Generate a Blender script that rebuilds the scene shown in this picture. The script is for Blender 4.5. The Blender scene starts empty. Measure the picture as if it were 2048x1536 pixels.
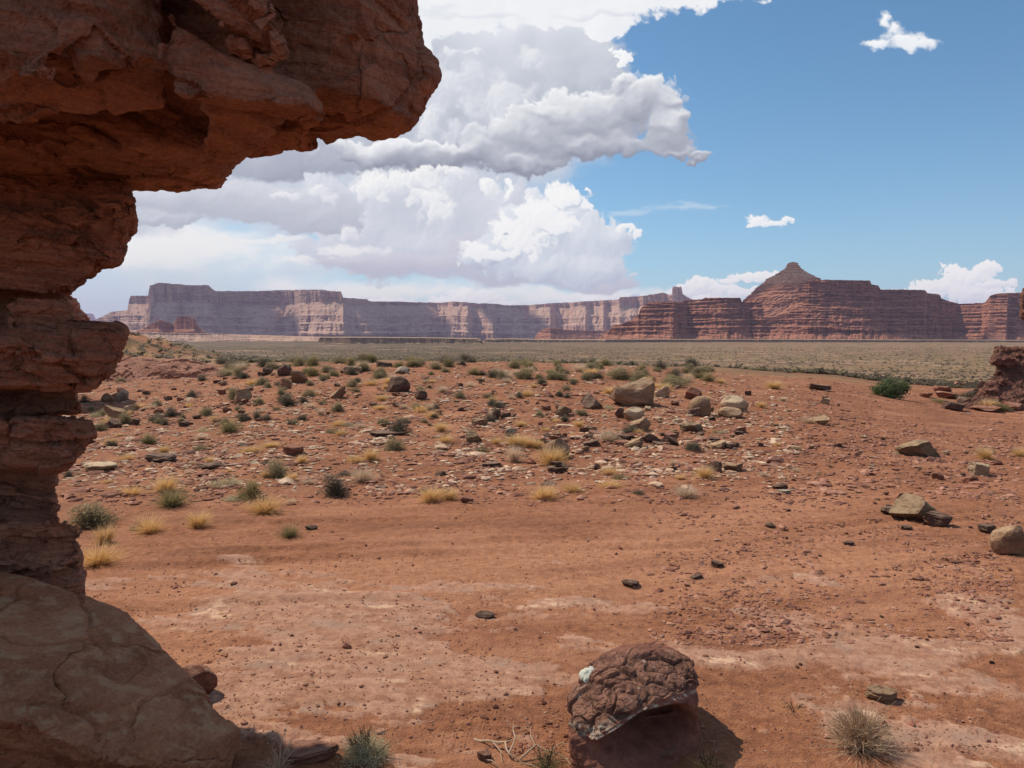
import bpy, bmesh, math, random, os
import numpy as np
from mathutils import Vector, Matrix

scene = bpy.context.scene
C = scene.collection
PI = math.pi
R = math.radians

# ---------------------------------------------------------------- camera
CAM = np.array((0.0, 0.0, 3.0))
FPX = 1520.0                       # focal length in pixels of the 2048 px wide photograph
PITCH = math.atan(100.0 / FPX)
cd = bpy.data.cameras.new('camera')
cd.sensor_width = 36.0
cd.lens = FPX / 2048.0 * 36.0
cd.clip_start = 0.05
cd.clip_end = 60000.0
cam = bpy.data.objects.new('camera', cd)
C.objects.link(cam)
cam.location = CAM
cam.rotation_euler = (PI / 2 - PITCH, 0, 0)
scene.camera = cam
FWD = np.array((0, math.cos(PITCH), -math.sin(PITCH)))
UPV = np.array((0, math.sin(PITCH), math.cos(PITCH)))


def ray(px, py):
    return FWD + np.array((1.0, 0, 0)) * (px - 1024) / FPX + UPV * (768 - py) / FPX


def W(px, py, d):
    """world point at forward depth d seen at pixel px, py of the photograph"""
    return CAM + ray(px, py) * d


# ---------------------------------------------------------------- light
SUN_AZ = -51.0     # degrees from +Y, negative = left
SUN_EL = 51.0
sd = np.array((math.sin(R(SUN_AZ)) * math.cos(R(SUN_EL)), math.cos(R(SUN_AZ)) * math.cos(R(SUN_EL)), math.sin(R(SUN_EL))))
sl = bpy.data.lights.new('sun', 'SUN')
sl.energy = 5.0
sl.angle = R(0.6)
sl.color = (1.0, 0.885, 0.73)
sun = bpy.data.objects.new('sun', sl)
C.objects.link(sun)
sun.rotation_euler = Vector(sd).to_track_quat('Z', 'Y').to_euler()
scene.view_settings.view_transform = 'Standard'
scene.view_settings.look = 'None'
scene.view_settings.exposure = 0.0
scene.view_settings.gamma = 1.0


# ---------------------------------------------------------------- node helper
class NT:
    def __init__(s, tree):
        s.t = tree
        s.n = tree.nodes
        s.l = tree.links

    def node(s, typ, inputs=None, **props):
        nd = s.n.new(typ)
        for k, v in props.items():
            setattr(nd, k, v)
        if inputs:
            for k, v in inputs.items():
                s.set(nd.inputs[k], v)
        return nd

    def set(s, sock, v):
        if isinstance(v, bpy.types.NodeSocket):
            s.l.new(v, sock)
        elif isinstance(v, bpy.types.Node):
            s.l.new(v.outputs[0], sock)
        elif v is not None:
            sock.default_value = v

    def m(s, op, a, b=None, c=None, clamp=False):
        nd = s.n.new('ShaderNodeMath')
        nd.operation = op
        nd.use_clamp = clamp
        s.set(nd.inputs[0], a)
        if b is not None:
            s.set(nd.inputs[1], b)
        if c is not None:
            s.set(nd.inputs[2], c)
        return nd.outputs[0]

    def v(s, op, a, b=None, c=None):
        nd = s.n.new('ShaderNodeVectorMath')
        nd.operation = op
        s.set(nd.inputs[0], a)
        if b is not None:
            s.set(nd.inputs['Scale'] if op == 'SCALE' else nd.inputs[1], b)
        if c is not None:
            s.set(nd.inputs[2], c)
        return nd.outputs['Value'] if op in ('LENGTH', 'DOT_PRODUCT', 'DISTANCE') else nd.outputs[0]

    def sm(s, x, a, b, lo=0.0, hi=1.0):
        nd = s.n.new('ShaderNodeMapRange')
        nd.interpolation_type = 'SMOOTHSTEP'
        s.set(nd.inputs[0], x)
        nd.inputs[1].default_value = a
        nd.inputs[2].default_value = b
        nd.inputs[3].default_value = lo
        nd.inputs[4].default_value = hi
        return nd.outputs[0]

    def noise(s, vec, scale, detail=4.0, rough=0.5, dist=0.0, out=0, lac=2.0):
        nd = s.n.new('ShaderNodeTexNoise')
        s.set(nd.inputs['Vector'], vec)
        s.set(nd.inputs['Scale'], scale)
        nd.inputs['Detail'].default_value = detail
        nd.inputs['Roughness'].default_value = rough
        nd.inputs['Lacunarity'].default_value = lac
        nd.inputs['Distortion'].default_value = dist
        return nd.outputs[out]

    def voro(s, vec, scale, feature='F1', out='Distance', rnd=1.0, detail=0.0, smooth=None):
        nd = s.n.new('ShaderNodeTexVoronoi')
        nd.feature = feature
        s.set(nd.inputs['Vector'], vec)
        nd.inputs['Scale'].default_value = scale
        nd.inputs['Randomness'].default_value = rnd
        if 'Detail' in nd.inputs:
            nd.inputs['Detail'].default_value = detail
        if smooth is not None and 'Smoothness' in nd.inputs:
            nd.inputs['Smoothness'].default_value = smooth
        return nd.outputs[out]

    def mix(s, f, a, b, blend='MIX'):
        nd = s.n.new('ShaderNodeMix')
        nd.data_type = 'RGBA'
        nd.blend_type = blend
        s.set(nd.inputs[0], f)
        s.set(nd.inputs[6], a if not isinstance(a, tuple) else (*a[:3], 1))
        s.set(nd.inputs[7], b if not isinstance(b, tuple) else (*b[:3], 1))
        return nd.outputs[2]

    def ramp(s, f, stops, interp='LINEAR'):
        nd = s.n.new('ShaderNodeValToRGB')
        cr = nd.color_ramp
        cr.interpolation = interp
        while len(cr.elements) < len(stops):
            cr.elements.new(0.5)
        for e, (p, c) in zip(cr.elements, stops):
            e.position = p
            e.color = (*c, 1) if len(c) == 3 else c
        s.set(nd.inputs[0], f)
        return nd.outputs[0]


def srgb(r, g, b):
    f = lambda c: (c / 255 / 12.92) if c / 255 <= 0.04045 else ((c / 255 + 0.055) / 1.055) ** 2.4
    return (f(r), f(g), f(b))


# ---------------------------------------------------------------- sky: Nishita air + clouds laid out by direction
def azel(px, py):
    d = ray(px, py)
    d = d / np.linalg.norm(d)
    return math.atan2(d[0], d[1]), math.asin(d[2])


# ---------------------------------------------------------------- numpy noise
_rng = np.random.RandomState(7)
_PERM = np.concatenate([_rng.permutation(256)] * 3).astype(np.int32)
_a = _rng.rand(256) * 2 * PI
_G2 = np.stack([np.cos(_a), np.sin(_a)], 1).astype(np.float32)
_g3 = _rng.randn(256, 3)
_G3 = (_g3 / np.linalg.norm(_g3, axis=1)[:, None]).astype(np.float32)


def n2(x, y):
    xi = np.floor(x).astype(np.int32); yi = np.floor(y).astype(np.int32)
    xf = (x - xi).astype(np.float32); yf = (y - yi).astype(np.float32)
    xi &= 255; yi &= 255
    u = xf * xf * xf * (xf * (xf * 6 - 15) + 10); v = yf * yf * yf * (yf * (yf * 6 - 15) + 10)

    def g(dx, dy):
        h = _PERM[_PERM[xi + dx] + yi + dy]
        gg = _G2[h]
        return gg[..., 0] * (xf - dx) + gg[..., 1] * (yf - dy)
    a = g(0, 0); b = g(1, 0); c = g(0, 1); d = g(1, 1)
    return ((a + u * (b - a)) * (1 - v) + (c + u * (d - c)) * v) * 1.4


def n3(x, y, z):
    xi = np.floor(x).astype(np.int32); yi = np.floor(y).astype(np.int32); zi = np.floor(z).astype(np.int32)
    xf = (x - xi).astype(np.float32); yf = (y - yi).astype(np.float32); zf = (z - zi).astype(np.float32)
    xi &= 255; yi &= 255; zi &= 255
    u, v, w = [f * f * f * (f * (f * 6 - 15) + 10) for f in (xf, yf, zf)]
    out = 0
    for dx in (0, 1):
        wx = u if dx else 1 - u
        for dy in (0, 1):
            wy = v if dy else 1 - v
            pxy = _PERM[_PERM[xi + dx] + yi + dy]
            for dz in (0, 1):
                gg = _G3[_PERM[pxy + zi + dz]]
                out = out + wx * wy * (w if dz else 1 - w) * (gg[..., 0] * (xf - dx) + gg[..., 1] * (yf - dy) + gg[..., 2] * (zf - dz))
    return out * 1.5


def fbm2(x, y, o=5, rough=0.5, bil=False, seed=0.0):
    s = 0; a = 1.0; t = 0
    for i in range(o):
        n = n2(x + seed + 17.3 * i, y - seed * 0.7 + 9.1 * i)
        if bil:
            n = np.abs(n) * 2 - 0.6
        s = s + a * n; t += a
        a *= rough; x = x * 2.03; y = y * 2.03
    return s / t


def fbm3(x, y, z, o=4, rough=0.5, bil=False, seed=0.0):
    s = 0; a = 1.0; t = 0
    for i in range(o):
        n = n3(x + seed + 17.3 * i, y - seed * 0.7 + 9.1 * i, z + seed * 0.3 + 5.7 * i)
        if bil:
            n = np.abs(n) * 2 - 0.6
        s = s + a * n; t += a
        a *= rough; x = x * 2.03; y = y * 2.03; z = z * 2.03
    return s / t


def worley3(x, y, z, seed=0):
    """nearest and second nearest feature distance and the nearest cell's random value"""
    xi = np.floor(x).astype(np.int32); yi = np.floor(y).astype(np.int32); zi = np.floor(z).astype(np.int32)
    f1 = np.full(x.shape, 9.0, np.float32); f2 = f1.copy(); val = np.zeros(x.shape, np.float32)
    R1, R2, R3, R4 = [np.random.RandomState(900 + seed * 4 + k).rand(256).astype(np.float32) for k in range(4)]
    for dx in (-1, 0, 1):
        for dy in (-1, 0, 1):
            for dz in (-1, 0, 1):
                cx, cy, cz = xi + dx, yi + dy, zi + dz
                h = _PERM[_PERM[_PERM[cx & 255] + (cy & 255)] + (cz & 255)]
                d = np.sqrt((cx + R1[h] - x) ** 2 + (cy + R2[h] - y) ** 2 + (cz + R3[h] - z) ** 2).astype(np.float32)
                nearer = d < f1
                f2 = np.where(nearer, f1, np.minimum(f2, d))
                val = np.where(nearer, R4[h], val)
                f1 = np.where(nearer, d, f1)
    return f1, f2, val


def sst(x, a, b):
    t = np.clip((x - a) / (b - a), 0, 1)
    return t * t * (3 - 2 * t)


# ---------------------------------------------------------------- cloud picture over a window of the sky, in azimuth / elevation
AZ0, AZ1, EL0, EL1 = R(-44), R(44), R(-1.5), R(33)
SKY_W, SKY_H = 2112, 828


def blur(a, n):
    """cheap separable blur"""
    for ax in (0, 1):
        for _ in range(2):
            k = np.cumsum(np.pad(a, [(n + 1, n) if i == ax else (0, 0) for i in (0, 1)], mode='edge'), axis=ax, dtype=np.float64)
            L = a.shape[ax]
            hi = np.take(k, np.arange(2 * n + 1, 2 * n + 1 + L), axis=ax)
            lo = np.take(k, np.arange(0, L), axis=ax)
            a = ((hi - lo) / (2 * n + 1)).astype(np.float32)
    return a


def cloud_image():
    """returns premultiplied-free colour (linear) and coverage"""
    az = np.linspace(AZ0, AZ1, SKY_W)[None, :].repeat(SKY_H, 0)
    el = np.linspace(EL0, EL1, SKY_H)[:, None].repeat(SKY_W, 1)
    dx = np.sin(az) * np.cos(el); dy = np.cos(az) * np.cos(el); dz = np.sin(el)
    f = dy * FWD[1] + dz * FWD[2]
    X = (1024 + dx / f * FPX).astype(np.float32)
    Y = (768 - (dy * UPV[1] + dz * UPV[2]) / f * FPX).astype(np.float32)
    col = np.zeros((SKY_H, SKY_W, 3), np.float32)
    alp = np.zeros((SKY_H, SKY_W), np.float32)
    lin = lambda c: np.array(srgb(*c), np.float32)

    def put(a, c):
        nonlocal col, alp
        a = np.clip(a, 0, 1)
        out = a + alp * (1 - a)
        col = (c * a[..., None] + col * (alp * (1 - a))[..., None]) / np.maximum(out, 1e-5)[..., None]
        alp = out

    def layer(shapes, warp=30, ws=120, amp=0.5, ns=70, bamp=0.3, bs=60, edge=0.2, stretch=1.0, seed=0.0,
              cols=None, b0=0.6, kl=1.0, kv=0.0, kd=0.0, opac=1.0, ldir=(-0.75, -0.65), relief=26.0, k=6.0, octs=7, tb=0.5, flat=None, soft=1):
        # flat: list of y levels under which the cloud is cut softly (flat base)
        x0 = min(s[0] - s[2] for s in shapes) - 2.2 * warp - 50; x1 = max(s[0] + s[2] for s in shapes) + 2.2 * warp + 50
        y0 = min(s[1] - s[3] for s in shapes) - 2.2 * warp - 50; y1 = max(s[1] + s[3] for s in shapes) + 2.2 * warp + 50
        m = (X > x0) & (X < x1) & (Y > y0) & (Y < y1)
        rr = np.where(m.any(1))[0]; cc = np.where(m.any(0))[0]
        if not len(rr) or not len(cc):
            return
        sl_ = np.s_[rr[0]:rr[-1] + 1, cc[0]:cc[-1] + 1]
        x = X[sl_]; y = Y[sl_]; ys = y * stretch
        wx = fbm2(x / ws, ys / ws, 4, 0.55, seed=seed); wy = fbm2(x / ws, ys / ws, 4, 0.55, seed=seed + 31)
        xx = x + wx * warp * 2; yy = y + wy * warp * 2 / stretch
        acc = 0; vpos = 0; wsum = 1e-6
        for s in shapes:
            u = (xx - s[0]) / s[2]; v = (yy - s[1]) / s[3]
            wgt = s[4] if len(s) > 4 else 1.0
            d = 1 - np.sqrt(u * u + v * v)
            e = np.exp(np.clip(k * d, -40, 6)) * wgt
            acc = acc + e
            vpos = vpos + e * v; wsum = wsum + e
        D0 = np.log(np.maximum(acc, 1e-12)) / k
        vpos = vpos / wsum
        n = fbm2(xx / ns, yy * stretch / ns, octs, 0.55, seed=seed + 3)
        bl = fbm2(xx / bs, yy * stretch / bs, octs, 0.52, bil=True, seed=seed + 11)
        D = D0 + n * amp + bl * bamp
        a = sst(D, 0, edge) * opac
        H = np.sqrt(np.clip(D, 0, 3)) * (1 - tb) + np.clip(D0 + 0.3, 0, 2) * 0.2 + bl * bamp * tb * 2.2 + n * amp * 0.5
        H = blur(H.astype(np.float32), soft)
        gy, gx = np.gradient(H)
        gy = -gy                                     # image rows go up in elevation, y pixels go down
        lam = (-(gx * ldir[0] + gy * ldir[1]) * -1.0) * relief
        # lit where the surface falls away towards the light: slope opposite to light direction
        lam = -(gx * (-ldir[0]) + gy * (-ldir[1])) * -1.0 * relief
        lam = -lam
        Hb = blur(H.astype(np.float32), 14); gyb, gxb = np.gradient(Hb); gyb = -gyb
        lamb = (-(gxb * ldir[0] + gyb * ldir[1])) * relief * 3.0
        lam = -(gx * ldir[0] + gy * ldir[1]) * relief * 1.0
        s = b0 + kl * (0.45 * np.tanh(lam * 0.8) + 0.55 * np.tanh(lamb)) * 0.5 - kv * np.clip(vpos, -1.3, 1.3) - kd * np.clip(D, 0, 1.5)
        s = np.clip(s, 0, 1)[..., None]
        cs = [lin(c) for c in cols]                  # dark, mid, lit
        c = np.where(s < 0.5, cs[0] + (cs[1] - cs[0]) * (s * 2), cs[1] + (cs[2] - cs[1]) * (s * 2 - 1))
        aa = np.zeros_like(alp); aa[sl_] = a
        cf = np.zeros_like(col); cf[sl_] = c
        put(aa, cf)

    W1 = (255, 255, 252)
    LIT = lambda d, m, l=W1: (d, m, l)
    # wisps
    layer([(1380, 412, 120, 9), (1250, 425, 60, 10)], 30, 90, 0.9, 60, 0, 60, 0.9, 3.5, 3, LIT((215, 228, 238), (230, 238, 244)), 0.7, 0.2, opac=0.32)
    # bright hazy bank over the horizon
    layer([(330, 500, 420, 95), (60, 470, 200, 60), (760, 590, 420, 50), (1150, 600, 300, 38), (1400, 600, 160, 34), (1600, 610, 160, 30)], 40, 160, 0.45, 130, 0.1, 60, 0.8, 2.0, 9,
          LIT((214, 224, 232), (249, 249, 245), (255, 254, 250)), 0.76, 0.35, 0.1, opac=0.93, tb=0.2)
    layer([(330, 560, 260, 45), (160, 600, 160, 40), (600, 545, 110, 26)], 40, 160, 0.5, 130, 0.0, 60, 1.0, 2.2, 12, LIT((198, 216, 229), (208, 223, 234), (222, 231, 238)), 0.5, 0.3, opac=0.75)
    layer([(620, 585, 90, 10), (540, 590, 60, 7), (700, 600, 90, 9)], 20, 60, 0.6, 40, 0.2, 30, 0.7, 2.2, 15, LIT((196, 208, 222), (206, 216, 228), (222, 228, 236)), 0.5, 0.3, opac=0.55)
    # small cumulus heads over the far rim
    layer([(1210, 592, 34, 26), (1180, 604, 30, 14), (1240, 606, 22, 12), (930, 596, 40, 22), (975, 600, 40, 18), (880, 604, 34, 12), (760, 604, 60, 10), (690, 606, 50, 8), (1010, 610, 40, 8)],
          7, 30, 0.35, 30, 0.55, 26, 0.10, 1.2, 21, LIT((216, 224, 232), (243, 245, 243)), 0.68, 0.85, 0.12, octs=6)
    layer([(1405, 572, 40, 20), (1440, 578, 34, 14), (1365, 585, 34, 12), (1480, 585, 50, 12)], 8, 30, 0.35, 30, 0.5, 26, 0.12, 1.2, 23, LIT((212, 221, 232), (242, 244, 245)), 0.62, 0.9, 0.15, octs=6)
    layer([(1265, 600, 30, 10)], 7, 30, 0.35, 30, 0.35, 26, 0.2, 1.2, 24, LIT((186, 204, 222), (196, 210, 226)), 0.4, 0.4, opac=0.9)
    layer([(1500, 556, 50, 11), (1550, 550, 42, 9), (1455, 562, 24, 7)], 7, 30, 0.35, 30, 0.5, 24, 0.14, 1.3, 27, LIT((214, 222, 232), (244, 245, 246)), 0.66, 0.7, 0.2, octs=6)
    layer([(1930, 552, 60, 26), (1968, 538, 30, 18), (1880, 572, 60, 20), (1840, 588, 50, 16), (1950, 590, 90, 26)], 12, 40, 0.4, 36, 0.5, 30, 0.13, 1.1, 29,
          LIT((196, 212, 228), (240, 243, 246)), 0.74, 0.8, 0.28, octs=6)
    layer([(2000, 568, 38, 10), (1975, 572, 30, 8), (1780, 588, 44, 10)], 7, 30, 0.35, 30, 0.5, 24, 0.14, 1.3, 30, LIT((214, 222, 232), (240, 242, 245)), 0.66, 0.7, 0.2, octs=6)
    layer([(700, 330, 480, 120), (1000, 320, 200, 60), (300, 380, 300, 100), (820, 440, 300, 80)], 40, 160, 0.3, 140, 0.1, 90, 0.5, 1.4, 38, LIT((190, 196, 208), (212, 217, 226), (232, 235, 240)), 0.5, 0.4, 0.05, opac=0.9, tb=0.2)
    # high bright deck with the tall shaded body under it
    layer([(1020, 170, 250, 150), (860, 240, 260, 130), (1140, 150, 110, 110), (700, 260, 260, 110), (960, 280, 260, 60), (420, 240, 300, 130), (780, 120, 200, 120)], 34, 150, 0.34, 120, 0.12, 90, 0.16, 1.2, 41,
          LIT((152, 158, 175), (192, 198, 210), (232, 235, 241)), 0.56, 0.6, 0.30, tb=0.2, soft=2)
    layer([(900, 150, 110, 50), (1000, 200, 120, 50), (870, 250, 60, 40), (1080, 120, 60, 30), (960, 100, 34, 10), (905, 96, 40, 14)], 34, 80, 0.6, 60, 0.35, 40, 0.8, 1.1, 44,
          LIT((200, 205, 216), (228, 231, 237), (252, 252, 252)), 0.62, 0.9, 0, opac=0.75)
    layer([(900, -10, 200, 70), (1100, -25, 260, 88), (1300, -45, 190, 78), (1470, -70, 170, 72), (800, 60, 110, 70), (500, -40, 400, 140), (1210, 40, 60, 34), (1620, -110, 200, 70)], 16, 90, 0.30, 70, 0.18, 46, 0.13, 1.3, 47,
          LIT((205, 211, 221), (238, 241, 245), (253, 253, 253)), 0.70, 0.55, -0.12, tb=0.3)
    layer([(960, 28, 200, 10), (1200, 30, 150, 10), (860, 20, 80, 14)], 25, 90, 0.7, 70, 0.18, 46, 1.0, 1.8, 49, LIT((205, 211, 221), (222, 227, 234), (240, 241, 243)), 0.4, 0.3, opac=0.6)
    # right lobe: bright heads, grey-mauve flat base
    layer([(1180, 235, 140, 60), (1285, 205, 90, 55), (1240, 170, 48, 26), (1345, 262, 55, 52), (1060, 270, 150, 55), (1180, 290, 160, 30), (930, 305, 200, 34), (1340, 300, 44, 14), (1385, 312, 26, 8), (1372, 248, 24, 18), (1345, 200, 16, 14), (1100, 230, 90, 36), (780, 310, 170, 34), (1050, 325, 90, 24)],
          24, 70, 0.38, 60, 0.40, 46, 0.30, 1.1, 52, LIT((146, 151, 166), (193, 197, 207), (248, 249, 250)), 0.47, 0.80, 0.42, ldir=(-0.45, -0.9), tb=0.22, relief=16, soft=2)
    layer([(1190, 268, 130, 16), (1300, 262, 70, 12), (1080, 292, 120, 12), (880, 320, 160, 14)], 20, 70, 0.6, 60, 0.2, 50, 0.9, 1.8, 54, LIT((152, 156, 171), (164, 168, 181), (190, 193, 203)), 0.4, 0.5, opac=0.6)
    layer([(1245, 108, 22, 10), (1240, 125, 10, 14), (1224, 96, 8, 6), (1252, 118, 14, 8)], 9, 24, 0.5, 24, 0.4, 20, 0.3, 1.0, 58, LIT((214, 224, 236), (242, 245, 249)), 0.7, 0.6, 0.1, octs=5)
    layer([(1806, 78, 54, 22), (1840, 88, 46, 16), (1760, 90, 40, 10), (1772, 40, 16, 20), (1788, 58, 22, 14)], 9, 34, 0.42, 34, 0.25, 24, 0.6, 1.2, 61, LIT((190, 208, 230), (234, 240, 247)), 0.72, 0.5, 0.2, octs=6)
    layer([(1516, 441, 28, 14), (1545, 448, 30, 9), (1574, 441, 19, 8), (1500, 452, 14, 7)], 6, 24, 0.35, 24, 0.35, 18, 0.34, 1.2, 64, LIT((208, 220, 234), (244, 247, 250)), 0.68, 0.6, 0.2, octs=5)
    # middle bank
    layer([(800, 400, 110, 62), (900, 410, 110, 66), (720, 470, 120, 60), (990, 440, 110, 90), (850, 500, 240, 60), (660, 380, 60, 34)], 22, 80, 0.35, 70, 0.25, 44, 0.16, 1.0, 71,
          LIT((184, 190, 205), (211, 216, 226), (240, 242, 246)), 0.52, 0.6, 0.05, tb=0.3)
    layer([(770, 362, 70, 26), (840, 355, 60, 20), (860, 405, 50, 40), (740, 380, 38, 26), (890, 425, 34, 22), (985, 380, 26, 20), (900, 345, 50, 12)], 16, 50, 0.5, 44, 0.5, 34, 0.42, 1.0, 74,
          LIT((205, 210, 221), (238, 240, 243), (255, 255, 252)), 0.70, 0.9, 0.1, opac=0.92)
    layer([(560, 415, 170, 46), (400, 395, 200, 40), (640, 440, 90, 34), (330, 440, 90, 14), (300, 400, 120, 26)], 22, 90, 0.35, 80, 0.18, 50, 0.25, 1.5, 81,
          LIT((176, 181, 194), (202, 206, 216), (234, 236, 240)), 0.47, 0.5, 0.2, tb=0.3)
    layer([(640, 382, 36, 16), (660, 398, 22, 12), (570, 390, 44, 9), (700, 470, 30, 16)], 12, 40, 0.5, 40, 0.4, 26, 0.6, 1.1, 83, LIT((212, 216, 226), (232, 234, 240), (250, 250, 250)), 0.66, 0.8, 0.1, opac=0.85)
    layer([(520, 480, 160, 9), (700, 500, 90, 12), (640, 520, 110, 10)], 18, 60, 0.6, 50, 0.3, 36, 0.7, 1.8, 86, LIT((222, 226, 232), (244, 244, 242)), 0.7, 0.5, opac=0.8)
    layer([(840, 530, 200, 26), (1040, 545, 190, 34), (700, 522, 90, 16), (1200, 568, 100, 20), (960, 500, 60, 40)], 18, 90, 0.35, 80, 0.15, 50, 0.35, 1.8, 89,
          LIT((186, 189, 204), (204, 205, 217), (228, 228, 235)), 0.46, 0.45, 0.16, opac=0.9, tb=0.2)
    # the cumulus tower
    layer([(1095, 455, 110, 70), (1130, 398, 46, 34), (1190, 480, 70, 55), (1130, 540, 140, 34), (960, 510, 55, 26), (1040, 500, 90, 40), (1200, 540, 60, 40), (1245, 470, 30, 26)], 14, 60, 0.30, 60, 0.30, 40, 0.13, 1.0, 95,
          LIT((186, 198, 214), (217, 225, 234), (244, 246, 249)), 0.52, 0.8, 0.2, ldir=(-0.8, -0.55), tb=0.4)
    layer([(1125, 388, 40, 26), (1075, 430, 50, 34), (1010, 455, 46, 30), (950, 500, 44, 24), (1050, 480, 50, 34), (1110, 440, 44, 34), (1015, 385, 9, 24), (1000, 510, 40, 16), (1170, 410, 16, 12)], 12, 44, 0.40, 40, 0.50, 30, 0.30, 1.0, 97,
          LIT((210, 217, 228), (246, 248, 249), (255, 255, 253)), 0.86, 0.9, 0.10, ldir=(-0.8, -0.55), tb=0.5)
    layer([(1250, 455, 28, 12), (1275, 468, 10, 12), (1140, 445, 26, 12), (1180, 385, 8, 6)], 10, 34, 0.5, 34, 0.5, 22, 0.4, 1.0, 99, LIT((206, 214, 226), (243, 245, 247), (255, 255, 253)), 0.76, 0.7, 0.1, octs=6)
    layer([(1010, 470, 12, 6), (960, 535, 26, 9), (990, 528, 12, 6)], 8, 34, 0.5, 34, 0.3, 22, 0.5, 1.0, 104, LIT((176, 186, 204), (190, 199, 214), (210, 216, 226)), 0.4, 0.4, opac=0.8, octs=5)
    return col, alp


def build_world():
    col, alp = cloud_image()
    img = bpy.data.images.new('clouds', SKY_W, SKY_H, alpha=True, float_buffer=True)
    img.colorspace_settings.name = 'Non-Color'
    img.alpha_mode = 'CHANNEL_PACKED'
    px = np.concatenate([col, alp[..., None]], -1).astype(np.float32)
    img.pixels.foreach_set(px.ravel())
    img.update()
    img.pack()
    w = bpy.data.worlds.new('World')
    scene.world = w
    w.use_nodes = True
    t = w.node_tree
    t.nodes.clear()
    T = NT(t)
    sky = T.node('ShaderNodeTexSky', sky_type='NISHITA')
    sky.sun_disc = False
    sky.sun_elevation = R(SUN_EL)
    sky.sun_rotation = R(SUN_AZ)
    sky.altitude = 1300
    sky.air_density = 1.0
    sky.dust_density = 1.2
    sky.ozone_density = 1.5
    tc = T.node('ShaderNodeTexCoord').outputs['Generated']
    x, y, z = T.node('ShaderNodeSeparateXYZ', {0: tc}).outputs
    az = T.m('ARCTAN2', x, y)
    el = T.m('ARCSINE', z)
    cur = T.v('MULTIPLY', T.v('SCALE', sky.outputs[0], SKY_STRENGTH), SKY_TINT)
    # pale air low in the sky, paler to the left
    low = T.m('POWER', T.m('SUBTRACT', 1.0, T.m('ABSOLUTE', z), clamp=True), 9.0)
    cur = T.mix(T.m('MULTIPLY', low, 0.55), cur, srgb(190, 218, 235))
    lowleft = T.m('MULTIPLY', T.sm(az, 0.05, -0.5), T.sm(el, 0.45, 0.02))
    cur = T.mix(T.m('MULTIPLY', lowleft, 0.85), cur, srgb(206, 222, 235))
    # clouds over the rest of the sky
    p = T.node('ShaderNodeCombineXYZ', {0: az, 1: el, 2: 0.0}).outputs[0]
    n = T.noise(T.v('MULTIPLY', p, (1, 1.6, 1)), 2.2, 2, 0.6)
    rest = T.m('MULTIPLY', T.sm(n, 0.45, 0.62), T.m('MAXIMUM', T.sm(T.m('ABSOLUTE', az), 0.72, 0.85), T.sm(el, 0.56, 0.66)))
    cur = T.mix(T.m('MULTIPLY', rest, 0.8), cur, srgb(225, 229, 236))
    uv = T.node('ShaderNodeCombineXYZ', {0: T.m('MULTIPLY_ADD', az, 1 / (AZ1 - AZ0), -AZ0 / (AZ1 - AZ0)), 1: T.m('MULTIPLY_ADD', el, 1 / (EL1 - EL0), -EL0 / (EL1 - EL0)), 2: 0.0})
    im = T.node('ShaderNodeTexImage', {0: uv}, interpolation='Linear', extension='CLIP')
    im.image = img
    cur = T.mix(im.outputs[1], cur, im.outputs[0])
    cur = T.mix(T.sm(z, -0.01, -0.06), cur, (0.16, 0.10, 0.075))
    bg = T.node('ShaderNodeBackground', {0: cur, 1: 1.0})
    T.node('ShaderNodeOutputWorld', {0: bg})
    w.cycles.sampling_method = 'MANUAL'
    w.cycles.sample_map_resolution = 512


SKY_STRENGTH = 0.115
SKY_TINT = (0.64, 0.98, 1.06)
build_world()


# ---------------------------------------------------------------- object helpers
def mesh_np(name, verts, faces, smooth=True, attrs=None):
    """faces: (n,3) or (n,4) int array"""
    me = bpy.data.meshes.new(name)
    verts = np.ascontiguousarray(verts, np.float32)
    faces = np.ascontiguousarray(faces, np.int32)
    k = faces.shape[1]
    me.vertices.add(len(verts))
    me.vertices.foreach_set('co', verts.ravel())
    me.loops.add(faces.size)
    me.loops.foreach_set('vertex_index', faces.ravel())
    me.polygons.add(len(faces))
    me.polygons.foreach_set('loop_start', np.arange(0, faces.size, k, dtype=np.int32))
    me.polygons.foreach_set('use_smooth', np.full(len(faces), smooth, bool))
    me.update(calc_edges=True)
    for an, av in (attrs or {}).items():
        at = me.attributes.new(an, 'FLOAT', 'POINT')
        at.data.foreach_set('value', np.ascontiguousarray(av, np.float32).ravel())
    return me


def link(name, me, mat=None, parent=None, loc=None):
    o = bpy.data.objects.new(name, me)
    C.objects.link(o)
    if me is not None and mat is not None and not len(me.materials):
        me.materials.append(mat)
    if parent is not None:
        o.parent = parent
    if loc is not None:
        o.location = loc
    return o


def tag(o, label, cat, group=None):
    o['label'] = label
    o['category'] = cat
    if group:
        o['group'] = group
    return o


def grid_faces(nr, nc, wrap=False):
    i = np.arange(nr - 1)[:, None]
    j = np.arange(nc if wrap else nc - 1)[None, :]
    a = i * nc + j
    b = i * nc + (j + 1) % nc
    return np.stack([a, b, b + nc, a + nc], -1).reshape(-1, 4)


# ---------------------------------------------------------------- materials
def new_mat(name):
    m = bpy.data.materials.new(name)
    m.use_nodes = True
    m.node_tree.nodes.clear()
    T = NT(m.node_tree)
    return m, T


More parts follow.
